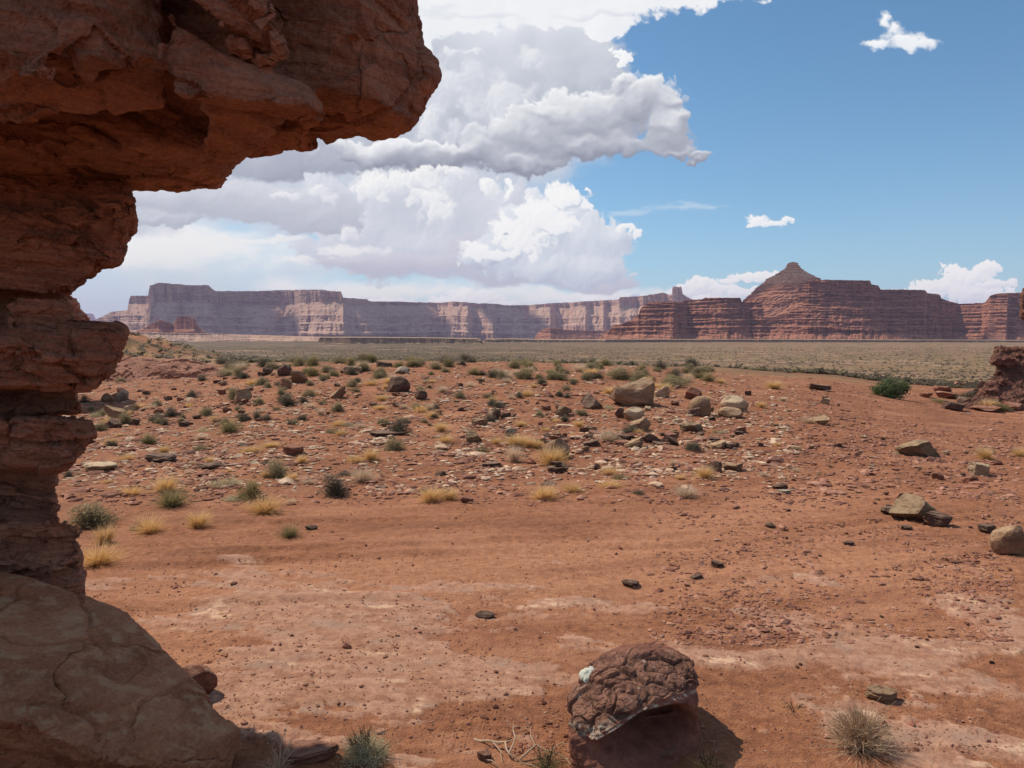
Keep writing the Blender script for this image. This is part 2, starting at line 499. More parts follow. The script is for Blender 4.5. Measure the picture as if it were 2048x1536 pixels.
def finish(T, col, rough=0.9, bump=None, spec=0.25, trans=None):
    b = T.node('ShaderNodeBsdfPrincipled')
    T.set(b.inputs['Base Color'], col)
    T.set(b.inputs['Roughness'], rough)
    b.inputs['Specular IOR Level'].default_value = spec
    if bump is not None:
        T.set(b.inputs['Normal'], bump)
    sh = b.outputs[0]
    if trans:
        tr = T.node('ShaderNodeBsdfTranslucent')
        T.set(tr.inputs[0], col)
        mx = T.node('ShaderNodeMixShader', {0: trans, 1: sh, 2: tr.outputs[0]})
        sh = mx.outputs[0]
    T.node('ShaderNodeOutputMaterial', {0: sh})


def bump(T, h, dist, strength=1.0, prev=None):
    nd = T.node('ShaderNodeBump')
    nd.inputs['Strength'].default_value = strength
    nd.inputs['Distance'].default_value = dist
    T.set(nd.inputs['Height'], h)
    if prev is not None:
        T.set(nd.inputs['Normal'], prev)
    return nd.outputs[0]


def attr(T, name):
    return T.node('ShaderNodeAttribute', attribute_name=name).outputs['Fac']


def mat_ground():
    m, T = new_mat('red_desert_soil')
    P = T.node('ShaderNodeNewGeometry').outputs['Position']
    slick, sand, plain, rub, pale = [attr(T, a) for a in ('slick', 'sand', 'plain', 'rub', 'pale')]
    n1 = T.noise(P, 0.9, 5, 0.6)
    n2_ = T.noise(P, 9.0, 6, 0.65)
    n3_ = T.noise(P, 45.0, 3, 0.7)
    soil = T.ramp(n2_, [(0.30, (0.170, 0.068, 0.037)), (0.5, (0.268, 0.107, 0.053)), (0.70, (0.365, 0.165, 0.084))])
    soil = T.mix(T.sm(n1, 0.42, 0.68), soil, T.mix(0.5, soil, (0.36, 0.160, 0.092)))
    blotch = T.noise(T.v('MULTIPLY', P, (0.35, 0.8, 0.35)), 1.0, 6, 0.62)
    soil = T.mix(T.m('MULTIPLY', T.sm(blotch, 0.50, 0.62), 0.65), soil, T.mix(0.5, soil, (0.155, 0.066, 0.042)))
    soil = T.mix(T.m('MULTIPLY', T.sm(blotch, 0.47, 0.36), 0.5), soil, (0.42, 0.200, 0.115))
    sandc = T.mix(T.sm(n2_, 0.3, 0.7), (0.34, 0.147, 0.080), (0.45, 0.218, 0.124))
    c = T.mix(sand, soil, sandc)
    rk = T.mix(T.sm(n2_, 0.35, 0.65), (0.29, 0.148, 0.098), (0.41, 0.235, 0.158))
    rk = T.mix(T.sm(T.noise(P, 2.3, 3), 0.5, 0.75), rk, (0.30, 0.19, 0.14))
    c = T.mix(slick, c, rk)
    c = T.mix(T.m('MULTIPLY', pale, T.sm(n2_, 0.38, 0.56)), c, (0.55, 0.36, 0.24))
    # dark specks of grit
    sp = T.voro(P, 22.0)
    c = T.mix(T.m('MULTIPLY', T.sm(sp, 0.20, 0.10), T.m('MULTIPLY', T.sm(T.noise(P, 3.1, 3), 0.48, 0.62), T.m('SUBTRACT', 1.0, T.m('MULTIPLY', slick, 0.6)))), c, (0.085, 0.036, 0.024))
    c = T.mix(T.m('MULTIPLY', T.sm(T.voro(T.v('ADD', P, (7, 3, 1)), 11.0), 0.13, 0.08), T.sm(T.noise(P, 1.1, 2), 0.45, 0.6)), c, (0.44, 0.26, 0.18))
    # wide plain beyond the rise: dry grass and scrub
    pn = T.noise(T.v('MULTIPLY', P, (0.006, 0.012, 0.0)), 1.0, 6, 0.6)
    pf = T.noise(T.v('MULTIPLY', P, (0.16, 0.05, 0.0)), 1.0, 7, 0.75)
    xs = T.node('ShaderNodeSeparateXYZ', {0: P}).outputs
    side = T.sm(T.m('DIVIDE', xs[0], T.m('MAXIMUM', xs[1], 1.0)), -0.12, 0.34)
    pg = T.mix(side, (0.085, 0.064, 0.030), (0.215, 0.140, 0.068))
    pg = T.mix(T.sm(pn, 0.44, 0.60), pg, T.mix(side, (0.125, 0.075, 0.042), (0.22, 0.13, 0.070)))
    pg = T.mix(T.sm(pf, 0.50, 0.64), pg, (0.066, 0.053, 0.030))
    pg = T.mix(T.sm(T.noise(T.v('MULTIPLY', P, (0.012, 0.045, 0.0)), 1.0, 4, 0.6), 0.62, 0.70), pg, (0.25, 0.13, 0.075))
    wash = T.m('ABSOLUTE', T.m('SUBTRACT', T.noise(T.v('MULTIPLY', P, (0.004, 0.014, 0.0)), 1.0, 5, 0.55), 0.5))
    pg = T.mix(T.m('MULTIPLY', T.sm(wash, 0.022, 0.006), 0.8), pg, (0.30, 0.19, 0.12))
    pg = T.mix(T.m('MULTIPLY', T.m('MULTIPLY', T.sm(wash, 0.05, 0.03), T.sm(wash, 0.018, 0.028)), 0.7), pg, (0.050, 0.042, 0.024))
    c = T.mix(plain, c, pg)
    n4 = T.noise(T.v('MULTIPLY', P, (3.0, 8.0, 3.0)), 1.0, 7, 0.72)
    h = T.m('ADD', T.m('ADD', T.m('MULTIPLY', n2_, 0.8), T.m('MULTIPLY', n3_, 0.5)), T.m('MULTIPLY', n4, 1.1))
    far = T.m('SUBTRACT', 1.0, T.m('MULTIPLY', plain, 0.9))
    bp = T.node('ShaderNodeBump')
    T.set(bp.inputs['Height'], h)
    bp.inputs['Distance'].default_value = 0.04
    T.set(bp.inputs['Strength'], T.m('MULTIPLY', far, T.m('SUBTRACT', 1.0, T.m('MULTIPLY', slick, 0.5))))
    finish(T, c, 0.95, bp.outputs[0], 0.15)
    return m


def mat_strata(name, cols, zs, lower=None, warp=6.0, streak=0.02, xs=0.004, bumpd=3.0, contrast=0.5, talus=None, specks=None):
    """bands of rock by height; all in world metres"""
    m, T = new_mat(name)
    g = T.node('ShaderNodeNewGeometry')
    P = g.outputs['Position']
    q = T.v('MULTIPLY', P, (xs, xs, 1.0 / zs))
    n = T.noise(q, 1.0, 6, 0.62)
    c = T.ramp(n, [(0.30, cols[0]), (0.43, cols[1]), (0.50, cols[2]), (0.57, cols[0]), (0.66, cols[3])])
    v = T.noise(T.v('MULTIPLY', P, (streak, streak, streak * 0.15)), 1.0, 5, 0.6)
    c = T.mix(T.sm(v, 0.42, 0.66), c, T.mix(contrast, c, cols[4]))
    nz = T.node('ShaderNodeSeparateXYZ', {0: g.outputs['Normal']}).outputs[2]
    if talus:
        c = T.mix(T.m('MULTIPLY', T.sm(nz, 0.35, 0.72), 0.75), c, T.mix(T.sm(T.noise(P, streak * 2, 4), 0.4, 0.6), talus[0], talus[1]))
    if lower:
        zp_ = T.node('ShaderNodeSeparateXYZ', {0: P}).outputs[2]
        zp_ = T.m('MULTIPLY_ADD', T.noise(P, 0.03, 3), 30.0, zp_)
        c = T.mix(T.sm(zp_, lower[0], lower[1]), T.mix(0.75, c, T.ramp(n, [(0.35, (0.16, 0.058, 0.038)), (0.6, (0.36, 0.145, 0.088))])), c)
    bn = T.noise(T.v('MULTIPLY', P, (xs * 6, xs * 6, 2.4 / zs)), 1.0, 6, 0.7)
    finish(T, c, 0.95, bump(T, bn, bumpd, 0.8), 0.1)
    return m


# ---------------------------------------------------------------- ground
CREST = np.array([(0, .3), (200, .25), (400, .45), (500, .8), (600, 1.12), (760, 1.28), (1000, 1.22), (1200, .96), (1400, .68), (1500, .40), (1650, .13), (1750, -.37), (1900, -1.0), (2048, -1.3), (2400, -1.4)])
YC = 42.0


def base_h(x, y):
    x = np.asarray(x, float); y = np.asarray(y, float)
    yy = np.maximum(y, 1.0)
    t = np.clip(x / yy, -1.2, 1.2)
    px = 1024 + FPX * t
    zc = np.interp(px, CREST[:, 0], CREST[:, 1])
    h = zc * sst(y, 13.0, YC)
    far = np.hypot(x, y)
    back = sst(yy, YC - 3, 265)
    h = h + (-15.0 - h) * back
    hill = 5.4 * sst(-t, 0.25, 0.60) * sst(yy, 48, 88) * (1 - sst(yy, 130, 260))
    h = h + hill
    h = h + (-40.0 + 15) * sst(far, 1950, 2600) * (y > 0)
    # the right hand slope under the outcrop
    h = h + 1.0 * np.exp(-(((x - 33) / 5.0) ** 2 + ((y - 46) / 7.0) ** 2))
    h = h + 1.6 * np.exp(-(((x - 22.5) / 3.6) ** 2 + ((y - 27) / 6.0) ** 2)) * 0.0
    return h


def relief(x, y):
    d = np.hypot(x, y)
    near = 1 - sst(d, 60, 150)
    r = 0.10 * fbm2(x / 5.0, y / 5.0, 4) * near * sst(d, 3, 9)
    r = r + 0.028 * fbm2(x / 0.9, y / 0.9, 4, seed=5) * near
    r = r + 0.25 * fbm2(x / 11.0, y / 9.0, 3, seed=8) * sst(y, 18, 34) * near
    t = x / np.maximum(y, 1.0)
    r = r + 1.1 * fbm2(x / 9.0, y / 6.0, 5, 0.6, bil=True, seed=28) * sst(-t, 0.30, 0.45) * sst(y, 50, 62) * (1 - sst(y, 150, 260))
    r = r + 1.3 * fbm2(x / 90.0, y / 70.0, 4, seed=3) * sst(d, 60, 200)
    return r


def masks(x, y):
    """slick rock, sand, pale crust, rubble masks of the near ground"""
    yy = np.maximum(y, 1.0)
    px = 1024 + FPX * x / yy
    a = 0.16                                   # outcrops strike slightly across the view
    u = x * math.cos(a) - y * math.sin(a) * 0.6
    v = x * math.sin(a) + y * math.cos(a)
    n = fbm2(u / 1.7, v / 0.85, 6, 0.58, seed=2)
    zone = sst(y, 4.4, 5.6) * (1 - sst(y, 8.0, 11.5)) * (0.55 + 0.45 * np.exp(-((px - 800) / 420) ** 2) + 0.30 * np.exp(-((px - 1850) / 260) ** 2))
    # a big smooth patch left of centre, another on the right
    big = np.exp(-(((x + 2.0) / 1.1) ** 2 + ((y - 8.1) / 1.0) ** 2)) * 0.62 + np.exp(-(((x + 0.9) / 1.1) ** 2 + ((y - 6.5) / 0.45) ** 2)) * 0.6 \
        + np.exp(-(((x - 3.2) / 1.7) ** 2 + ((y - 7.0) / 0.6) ** 2)) * 0.35 + np.exp(-(((x + 2.2) / 0.7) ** 2 + ((y - 6.2) / 0.3) ** 2)) * 0.3
    q = n + zone * 0.42 + big - 0.44
    slick = sst(q, -0.005, 0.035) * (0.62 + 0.38 * sst(fbm2(u / 0.8, v / 0.22, 5, 0.62, seed=22), -0.10, 0.04))
    rock_h = 0.012 * sst(q, -0.01, 0.05) + 0.008 * sst(q, 0.12, 0.16) - 0.006 * (1 - sst(np.abs(fbm2(u / 1.1, v / 0.5, 4, 0.55, seed=33)), 0, 0.02)) * sst(q, 0, .05)
    pale = sst(fbm2(u / 0.9, v / 0.35, 5, 0.6, seed=12), 0.20, 0.34) * sst(q, 0.0, 0.1)
    # sandy track sweeping from the lower middle to the right
    yc1 = 9.2 + 0.55 * (x + 1.5) * 0.25 + 0.25 * np.sin(x * 0.5)
    tr = np.exp(-((y - yc1) / 1.5) ** 2) * sst(x, -6, -2) * (1 - sst(x, 4.5, 7.5))
    tr2 = np.exp(-((y - (11.2 + 0.75 * (x - 2.0))) / 1.0) ** 2) * sst(x, 0, 2) * (1 - sst(x, 5, 9))
    tr3 = np.exp(-((x + 3.4 + 0.2 * (y - 7)) / 0.9) ** 2) * sst(y, 5, 6.5) * (1 - sst(y, 8, 10))
    sand = np.clip(np.maximum(np.maximum(tr, tr2), tr3) * 1.1 + 0.5 * fbm2(x / 2.2, y / 1.1, 4, seed=6), 0, 1) * (1 - sst(y, 16, 22))
    yt = y - 0.16 * x - 0.012 * x * x
    streak = fbm2(x * 0.16 + 3, yt * 2.0, 5, 0.6, seed=25)
    sand = np.clip(sand + 1.5 * streak * sst(y, 5.5, 7.5) * (1 - sst(y, 14, 19)), 0, 1)
    rub = sst(y, 13, 19) * (1 - sst(np.hypot(x, y), 60, 80)) * (1 - 0.9 * sst(px, 1560, 1800) * sst(y, 24, 30))
    return slick, sand, pale, rub, rock_h


def ground_z(x, y):
    return base_h(x, y) + relief(x, y) + masks(x, y)[4] * (np.hypot(x, y) < 40)


def build_ground():
    th = np.concatenate([np.linspace(-180, -46, 60, endpoint=False), np.linspace(-46, 42, 1020, endpoint=False), np.linspace(42, 180, 60, endpoint=False)])
    th = np.radians(th)
    r = [0.02, 0.6, 1.2, 1.8, 2.4, 3.0, 3.4]
    while r[-1] < 60: r.append(r[-1] * 1.0058)
    while r[-1] < 2600: r.append(r[-1] * 1.018)
    while r[-1] < 12500: r.append(r[-1] * 1.05)
    r = np.array(r)
    rr, tt = np.meshgrid(r, th, indexing='ij')
    x = rr * np.sin(tt); y = rr * np.cos(tt)
    slick, sand, pale, rub, rh = masks(x, y)
    d = np.hypot(x, y)
    fine = 0.009 * fbm2(x / 0.16, y / 0.16, 3, seed=14, bil=True) * (1 - sst(d, 12, 26)) * (1 - 0.6 * slick)
    fine = fine + 0.05 * fbm2(x / 1.2, y / 0.8, 4, seed=15, bil=True) * rub
    yt = y - 0.16 * x - 0.012 * x * x + 0.12 * n2(x / 3, y / 3)
    tracks = sum(-0.034 * np.exp(-((yt - c) / 0.11) ** 2) + 0.018 * np.exp(-((yt - c - 0.22) / 0.10) ** 2) for c in (8.6, 10.2, 10.7, 12.3, 12.9, 14.4)) * (0.6 + 0.8 * n2(x / 1.5 + 9, y / 4)) * sst(d, 6, 8)
    z = base_h(x, y) + relief(x, y) + rh * (d < 40) + fine + tracks
    plain = sst(d, 44, 66) * np.clip(0.75 + 1.2 * fbm2(x / 14, y / 14, 4, seed=18), 0, 1)
    plain = np.maximum(plain, sst(d, 95, 150))
    t = x / np.maximum(y, 1)
    plain = plain * (1 - sst(-t, 0.32, 0.48) * (d < 200) * (d > 5) * sst(fbm2(x / 6, y / 6, 4, seed=19), -0.15, 0.2))
    plain = plain * (1 - 0.85 * sst(t, 0.42, 0.56) * (1 - sst(d, 80, 160)))
    v = np.stack([x, y, z], -1).reshape(-1, 3)
    me = mesh_np('ground', v, grid_faces(len(r), len(th), wrap=True)[:, ::-1], True,
                 dict(slick=slick, sand=sand, pale=pale, rub=rub, plain=plain))
    o = link('ground', me, mat_ground())
    o['kind'] = 'structure'
    return o


build_ground()

_dd = np.concatenate([np.arange(3.5, 80, 0.04), np.geomspace(80, 2500, 1500)])


def hit(px, py):
    """ground point seen at a pixel of the photograph"""
    r = ray(px, py)
    p = CAM[None] + _dd[:, None] * r[None]
    below = p[:, 2] < ground_z(p[:, 0], p[:, 1])
    i = int(np.argmax(below)) if below.any() else len(_dd) - 1
    return p[i], _dd[i]


# ---------------------------------------------------------------- mesas, buttes and rims
def landform(name, sky, dist, prof, zbase, mat, amp, parent=None, rows=130, step=1.0, back=500.0, strata=(8.0, 8.0), seed=0.0, flute=(60, 14), gully=(160, 40), topn=2.0):
    """sky: skyline (px,row); dist: (px, metres) of the rim; prof: (height fraction 0..1 of a reference height, metres in front of the rim)"""
    sky = np.array(sky, float); dist = np.array(dist, float); prof = np.array(prof, float)
    px = np.arange(sky[0, 0], sky[-1, 0] + 0.01, step)
    D = np.interp(px, dist[:, 0], dist[:, 1])
    row = np.interp(px, sky[:, 0], sky[:, 1])
    t = (px - 1024) / FPX
    xw = t * D
    H = 3 + D * (668 - row) / FPX + topn * fbm2(px / 9.0, px * 0, 4, seed=seed)
    H = np.maximum(H, zbase + 1.0)
    v = np.linspace(0, 1, rows)[:, None]
    z = zbase + (H[None] - zbase) * v
    zz = z + strata[0] * 1.2 * fbm2(xw / 900.0, xw * 0, 3, seed=seed + 4)[None]
    off = np.interp(zz, prof[:, 0], prof[:, 1])
    cliff = np.interp(zz, prof[:, 0], prof[:, 2])               # 1 = cliff, 0 = talus
    X = np.broadcast_to(xw[None], z.shape)
    fl = fbm2(X / flute[0] + zz / 900, zz / (flute[0] * 7), 5, 0.55, bil=True, seed=seed + 7)
    gu = fbm2(X / gully[0], zz / (gully[0] * 2.5), 5, 0.55, bil=True, seed=seed + 9)
    ledge = fbm2(X / (strata[0] * 22), zz / strata[0], 5, 0.6, seed=seed + 13)
    steps = np.sign(ledge) * np.abs(ledge) ** 0.6
    rough = fbm2(X / (strata[0] * 1.6), zz / (strata[0] * 1.0), 5, 0.6, seed=seed + 15)
    depth = D[None] - off - flute[1] * fl * (0.3 + 0.7 * cliff) - gully[1] * gu * (1 - cliff) * np.clip(off / (off.max() + 1e-3) * 2, 0.1, 1) \
        - strata[1] * steps * (0.3 + 2.8 * cliff * (1 - cliff)) - strata[1] * 0.75 * rough
    bands = [np.stack([t[None] * depth, depth, z], -1)]
    for k, (b, dz) in enumerate(((0.03, 0.5), (0.3, 1.0), (1.0, -4.0), (1.3, -1e9))):
        dd = depth[-1] + back * b
        zt = H + dz * (1 if abs(dz) < 100 else 0) if dz > -1e8 else np.full_like(H, zbase)
        bands.append(np.stack([t * dd, dd, np.maximum(zt, zbase)], -1)[None])
    V = np.concatenate(bands, 0)
    me = mesh_np(name, V.reshape(-1, 3), grid_faces(V.shape[0], V.shape[1]), False)
    return link(name, me, mat, parent)


M_FAR = mat_strata('far_mesa_rock', [(0.40, 0.23, 0.17), (0.29, 0.155, 0.118), (0.52, 0.33, 0.24), (0.21, 0.115, 0.09), (0.58, 0.34, 0.22)], 30.0, xs=0.0030, streak=0.012, bumpd=12.0,
                   contrast=0.45, talus=((0.33, 0.215, 0.155), (0.46, 0.31, 0.22)))
M_BUTTE = mat_strata('red_butte_rock', [(0.25, 0.090, 0.056), (0.13, 0.045, 0.031), (0.40, 0.175, 0.110), (0.10, 0.037, 0.028), (0.42, 0.17, 0.095)], 11.0, xs=0.012, streak=0.03, bumpd=4.0,
                     contrast=0.4, talus=((0.27, 0.115, 0.075), (0.36, 0.17, 0.105)))
M_CONE = mat_strata('tan_cone_rock', [(0.52, 0.24, 0.14), (0.36, 0.15, 0.092), (0.62, 0.34, 0.21), (0.30, 0.12, 0.075), (0.64, 0.35, 0.21)], 9.0, (142, 150), xs=0.006, streak=0.03, bumpd=3.0,
                    contrast=0.5, talus=((0.52, 0.26, 0.155), (0.62, 0.35, 0.22)))
M_RIM = mat_strata('rim_ledge_rock', [(0.22, 0.12, 0.08), (0.13, 0.07, 0.05), (0.36, 0.24, 0.16), (0.12, 0.065, 0.05), (0.28, 0.18, 0.12)], 3.0, xs=0.004, streak=0.03, bumpd=0.8,
                   contrast=0.4, talus=((0.29, 0.21, 0.13), (0.36, 0.27, 0.17)))


def skyline_mesas():
    far_sky = [(196, 640), (215, 632), (226, 625), (258, 622), (262, 600), (266, 592), (300, 592), (304, 572), (322, 566), (345, 568), (385, 571), (420, 571), (430, 580), (434, 583), (520, 583), (560, 581), (640, 580),
               (684, 584), (688, 596), (735, 599), (740, 603), (800, 604), (880, 606), (905, 604), (930, 605), (950, 607), (990, 608), (1010, 611), (1060, 611), (1100, 607), (1150, 605), (1190, 602),
               (1235, 600), (1240, 595), (1280, 593), (1325, 586), (1336, 590), (1342, 590), (1343, 574), (1361, 574), (1363, 588), (1372, 595), (1385, 600), (1480, 605), (1700, 610), (2100, 612)]
    far_d = [(190, 5000), (262, 4900), (300, 4880), (306, 4560), (425, 4500), (440, 4800), (560, 4950), (590, 4900), (604, 4650), (640, 4520), (688, 4500), (700, 4850), (760, 5150), (880, 5300), (898, 5250),
             (905, 5080), (936, 4980), (945, 5300), (972, 5330), (976, 5230), (986, 5200), (992, 5420), (1055, 5500), (1072, 5350), (1100, 5280), (1112, 5500), (1138, 5450), (1146, 5230), (1170, 5150),
             (1180, 5330), (1200, 5280), (1206, 5200), (1216, 5330), (1230, 5250), (1238, 5200), (1275, 5320), (1285, 5200), (1330, 5300), (1345, 5200), (1365, 5260), (1500, 5400), (2100, 5500)]
    prof = [(-42, 760, 0), (-20, 700, 0.4), (10, 680, 0.6), (20, 590, 0.3), (40, 540, 0.5), (62, 500, 0.6), (70, 420, 0.3), (100, 350, 0.5), (112, 330, 0.6), (120, 280, 0.1), (150, 170, 0), (186, 60, 0), (192, 40, 1), (250, 25, 1), (330, 0, 1), (500, -10, 1)]
    prof = [(a, b * 0.8, c) for a, b, c in prof]
    o = landform('mesa', far_sky, far_d, prof, -42, M_FAR, 1, rows=170, step=0.9, back=700, strata=(13, 14), seed=2.2, flute=(80, 62), gully=(240, 330), topn=3.5)
    tag(o, 'long hazy purple flat-topped mesa stretching across the horizon behind the plain', 'mesa')
    o = landform('distant_butte', [(160, 640), (172, 629), (180, 627), (190, 628), (194, 638), (212, 641)], [(160, 11000), (212, 11000)], [(-42, 300, 0), (120, 60, 0), (130, 20, 1), (400, 0, 1)], -42, M_FAR, 1,
                 rows=30, step=1, back=500, strata=(14, 10), seed=8, topn=1)
    tag(o, 'tiny blue butte on the horizon just right of the left rock pillar', 'butte')
    bench = [(60, 656), (190, 660), (240, 664), (330, 666), (420, 668), (520, 671), (640, 675), (700, 680), (760, 683)]
    o = landform('rock_bench', bench, [(60, 2150), (300, 2050), (500, 2250), (640, 2100), (760, 2300)], [(-42, 120, 0.3), (-16, 60, 0.6), (-8, 30, 1), (0, 6, 1), (6, 0, 1), (30, -3, 1)], -42, M_FAR, 1, rows=50, step=1, back=900,
                 strata=(3.5, 6), seed=4, flute=(30, 14), gully=(60, 26), topn=0.4)
    tag(o, 'low dark bench with a pale flat top below the left end of the mesa', 'rock bench')
    o = landform('rock_hummock', [(262, 668), (280, 660), (292, 656), (308, 646), (322, 640), (340, 645), (349, 650), (353, 638), (364, 633), (380, 633), (391, 638), (397, 652), (408, 662), (416, 668)],
                 [(262, 2500), (320, 2420), (349, 2480), (353, 2430), (390, 2400), (416, 2460)], [(-2, 50, 0), (12, 30, 0.4), (20, 14, 1), (50, 0, 1), (90, -4, 1)], -4, M_BUTTE, 1, rows=60, step=0.8, back=90,
                 strata=(4, 4), seed=6, flute=(16, 9), gully=(40, 14), topn=0.8)
    tag(o, 'dark brown humped rock standing in front of the left end of the mesa', 'rock hummock')
    o = landform('rim_ledge', [(636, 684), (641, 675), (700, 675), (840, 676), (895, 677), (955, 678), (962, 681), (965, 687)], [(636, 1480), (700, 1440), (850, 1460), (965, 1420)],
                 [(-16, 8, 0.3), (-13, 3, 1), (-6, 0, 1), (0, -1, 1)], -16.5, M_RIM, 1, rows=30, step=0.8, back=420, strata=(1.6, 3), seed=9, flute=(14, 5), gully=(20, 4), topn=0.4)
    tag(o, 'low layered dark faced ledge on the far edge of the plain left of centre', 'rock ledge')
    o = landform('rim_ledge', [(966, 687), (972, 679), (1020, 678), (1100, 680), (1190, 680), (1240, 681), (1246, 685)], [(966, 1620), (1246, 1680)],
                 [(-16, 8, 0.3), (-13, 3, 1), (-6, 0, 1), (0, -1, 1)], -16.5, M_RIM, 1, rows=24, step=0.8, back=300, strata=(1.6, 3), seed=11, flute=(14, 5), gully=(20, 4), topn=0.4)
    tag(o, 'pale low ledge between the far plain edge and the mesa left of the butte', 'rock ledge')
    o = landform('low_ridge', [(1070, 672), (1078, 664), (1096, 655), (1112, 656), (1126, 660), (1180, 661), (1260, 662), (1300, 664)], [(1070, 3050), (1100, 2950), (1126, 3000), (1200, 3150), (1300, 3200)],
                 [(-42, 130, 0), (-10, 60, 0.4), (5, 30, 1), (12, 20, 0.4), (40, 0, 1)], -42, M_BUTTE, 1, rows=60, step=0.8, back=200, strata=(4, 6), seed=13, flute=(24, 9), gully=(50, 20), topn=0.8)
    tag(o, 'small dark reddish ridge below the mesa just left of the red butte', 'ridge')
    # the red butte: layered ridge with a pyramid on top
    b = bpy.data.objects.new('butte', None)
    C.objects.link(b)
    b.location = (700, 1950, -15)
    tag(b, 'big red-brown layered butte topped by a small pointed pyramid on the right', 'butte')
    sky = [(1192, 680), (1204, 672), (1216, 664), (1226, 652), (1244, 648), (1262, 642), (1270, 634), (1277, 630), (1280, 618), (1288, 612), (1294, 606), (1345, 604), (1362, 606), (1368, 602), (1402, 600), (1408, 597), (1478, 597), (1482, 606), (1520, 606),
           (1560, 602), (1585, 590), (1600, 572), (1612, 562), (1640, 560), (1690, 561), (1735, 562), (1739, 570), (1752, 572), (1757, 580), (1800, 580), (1845, 581), (1850, 587), (1875, 590), (1878, 598), (1895, 604), (1915, 609), (1965, 607),
           (1974, 594), (1984, 589), (2010, 587), (2048, 586), (2200, 584), (2260, 600), (2400, 604), (2600, 600)]
    dist = [(1192, 2060), (1230, 1990), (1262, 1950), (1290, 1905), (1345, 1880), (1374, 1960), (1405, 1925), (1450, 1900), (1478, 1930), (1500, 1960), (1545, 1960), (1570, 1940), (1595, 1910), (1614, 1885), (1640, 1880), (1735, 1900), (1757, 1935),
            (1845, 1950), (1850, 1990), (1915, 2090), (1960, 2040), (1975, 1960), (2010, 1920), (2012, 1960), (2200, 1990), (2600, 2050)]
    prof = [(-16, 190, 0), (0, 150, 0.1), (8, 128, 0.3), (22, 118, 0.9), (24, 104, 0.3), (40, 92, 0.8), (42, 80, 0.2), (56, 66, 0.7), (66, 58, 0.6), (68, 46, 0.2), (84, 30, 0.7), (96, 20, 0.4), (110, 8, 0.9), (140, 0, 1), (200, -4, 1)]
    o = landform('layered_wall', sky, dist, prof, -16, M_BUTTE, 1, rows=210, step=0.7, back=260, strata=(6.5, 11.0), seed=17, flute=(22, 11), gully=(60, 40), topn=1.4)
    o.parent = b
    o.matrix_parent_inverse = Matrix.Translation((-700, -1950, 15))
    # pyramid
    n_t, n_r = 360, 120
    cx, cy = (1581 - 1024) / FPX * 2000, 2000.0
    zp = 3 + 2000 * (668 - 525) / FPX
    ths = np.linspace(0, 2 * PI, n_t, endpoint=False)
    zs = np.linspace(0, 1, n_r)
    prof = np.array([(0, 190), (0.28, 150), (0.42, 128), (0.50, 118), (0.56, 104), (0.66, 84), (0.72, 70), (0.76, 64), (0.84, 38), (0.90, 22), (0.93, 17), (0.965, 14), (0.985, 10), (1.0, 0.4)])
    V = []
    for k in range(n_r):
        s = zs[k] ** 0.85
        z = 0 + (zp - 0) * s
        rr = np.interp(s, prof[:, 0], prof[:, 1])
        xx, yy = np.cos(ths), np.sin(ths)
        w = rr * (1.0 + 0.16 * fbm2(xx * 1.4 + 9, yy * 1.4 + z / 60, 5, seed=3)) + min(1, rr / 30) * (7.0 * fbm2(xx * 0.9 + 3, yy * 0.9 + z / 4.2, 5, 0.6, seed=21) + 6.0 * fbm2(xx * rr / 9, yy * rr / 9 + z / 9, 4, seed=5))
        V.append(np.stack([cx + xx * w, cy + yy * w, np.full(n_t, z)], -1))
    V = np.array(V)
    me = mesh_np('pyramid', V.reshape(-1, 3), grid_faces(n_r, n_t, wrap=True), False)
    o = link('pyramid', me, M_CONE, b)
    o.matrix_parent_inverse = Matrix.Translation((-700, -1950, 15))
    # dark rim at the foot of the butte
    o = landform('rim_ledge', [(1205, 683), (1212, 679), (1500, 679), (1800, 680), (2100, 681), (2500, 682)], [(1205, 1660), (2500, 1670)],
                 [(-17, 4, 0.3), (-13, 1, 1), (0, 0, 1)], -17, M_RIM, 1, rows=16, step=1, back=80, strata=(1.2, 2), seed=19, flute=(14, 4), gully=(20, 4), topn=0.3)
    tag(o, 'thin dark rim running along the foot of the red butte', 'rock ledge')


skyline_mesas()


# ---------------------------------------------------------------- foreground sandstone, built from overlapping faceted blocks fused into one skin
def hull_into(bm, pts):
    vs = [bm.verts.new(Vector([float(c) for c in p])) for p in pts]
    bmesh.ops.convex_hull(bm, input=vs, use_existing_faces=False)


def fused(name, hulls, voxel, sub=1, smooth=0):
    bm = bmesh.new()
    for h in hulls:
        b2 = bmesh.new()
        hull_into(b2, h)
        loose = [v for v in b2.verts if not v.link_faces]
        bmesh.ops.delete(b2, geom=loose, context='VERTS')
        bmesh.ops.recalc_face_normals(b2, faces=b2.faces)
        tmp = bpy.data.meshes.new('hull')
        b2.to_mesh(tmp)
        b2.free()
        bm.from_mesh(tmp)
        bpy.data.meshes.remove(tmp)
    me = bpy.data.meshes.new(name)
    bm.to_mesh(me)
    bm.free()
    o = bpy.data.objects.new(name, me)
    C.objects.link(o)
    md = o.modifiers.new('r', 'REMESH')
    md.mode = 'VOXEL'
    md.voxel_size = voxel
    if smooth:
        ms = o.modifiers.new('s', 'SMOOTH')
        ms.iterations = smooth
        ms.factor = 0.5
    if sub:
        ss = o.modifiers.new('u', 'SUBSURF')
        ss.levels = sub
        ss.render_levels = sub
    dg = bpy.context.evaluated_depsgraph_get()
    me2 = bpy.data.meshes.new_from_object(o.evaluated_get(dg), depsgraph=dg)
    bpy.data.objects.remove(o)
    bpy.data.meshes.remove(me)
    me2.name = name
    return me2


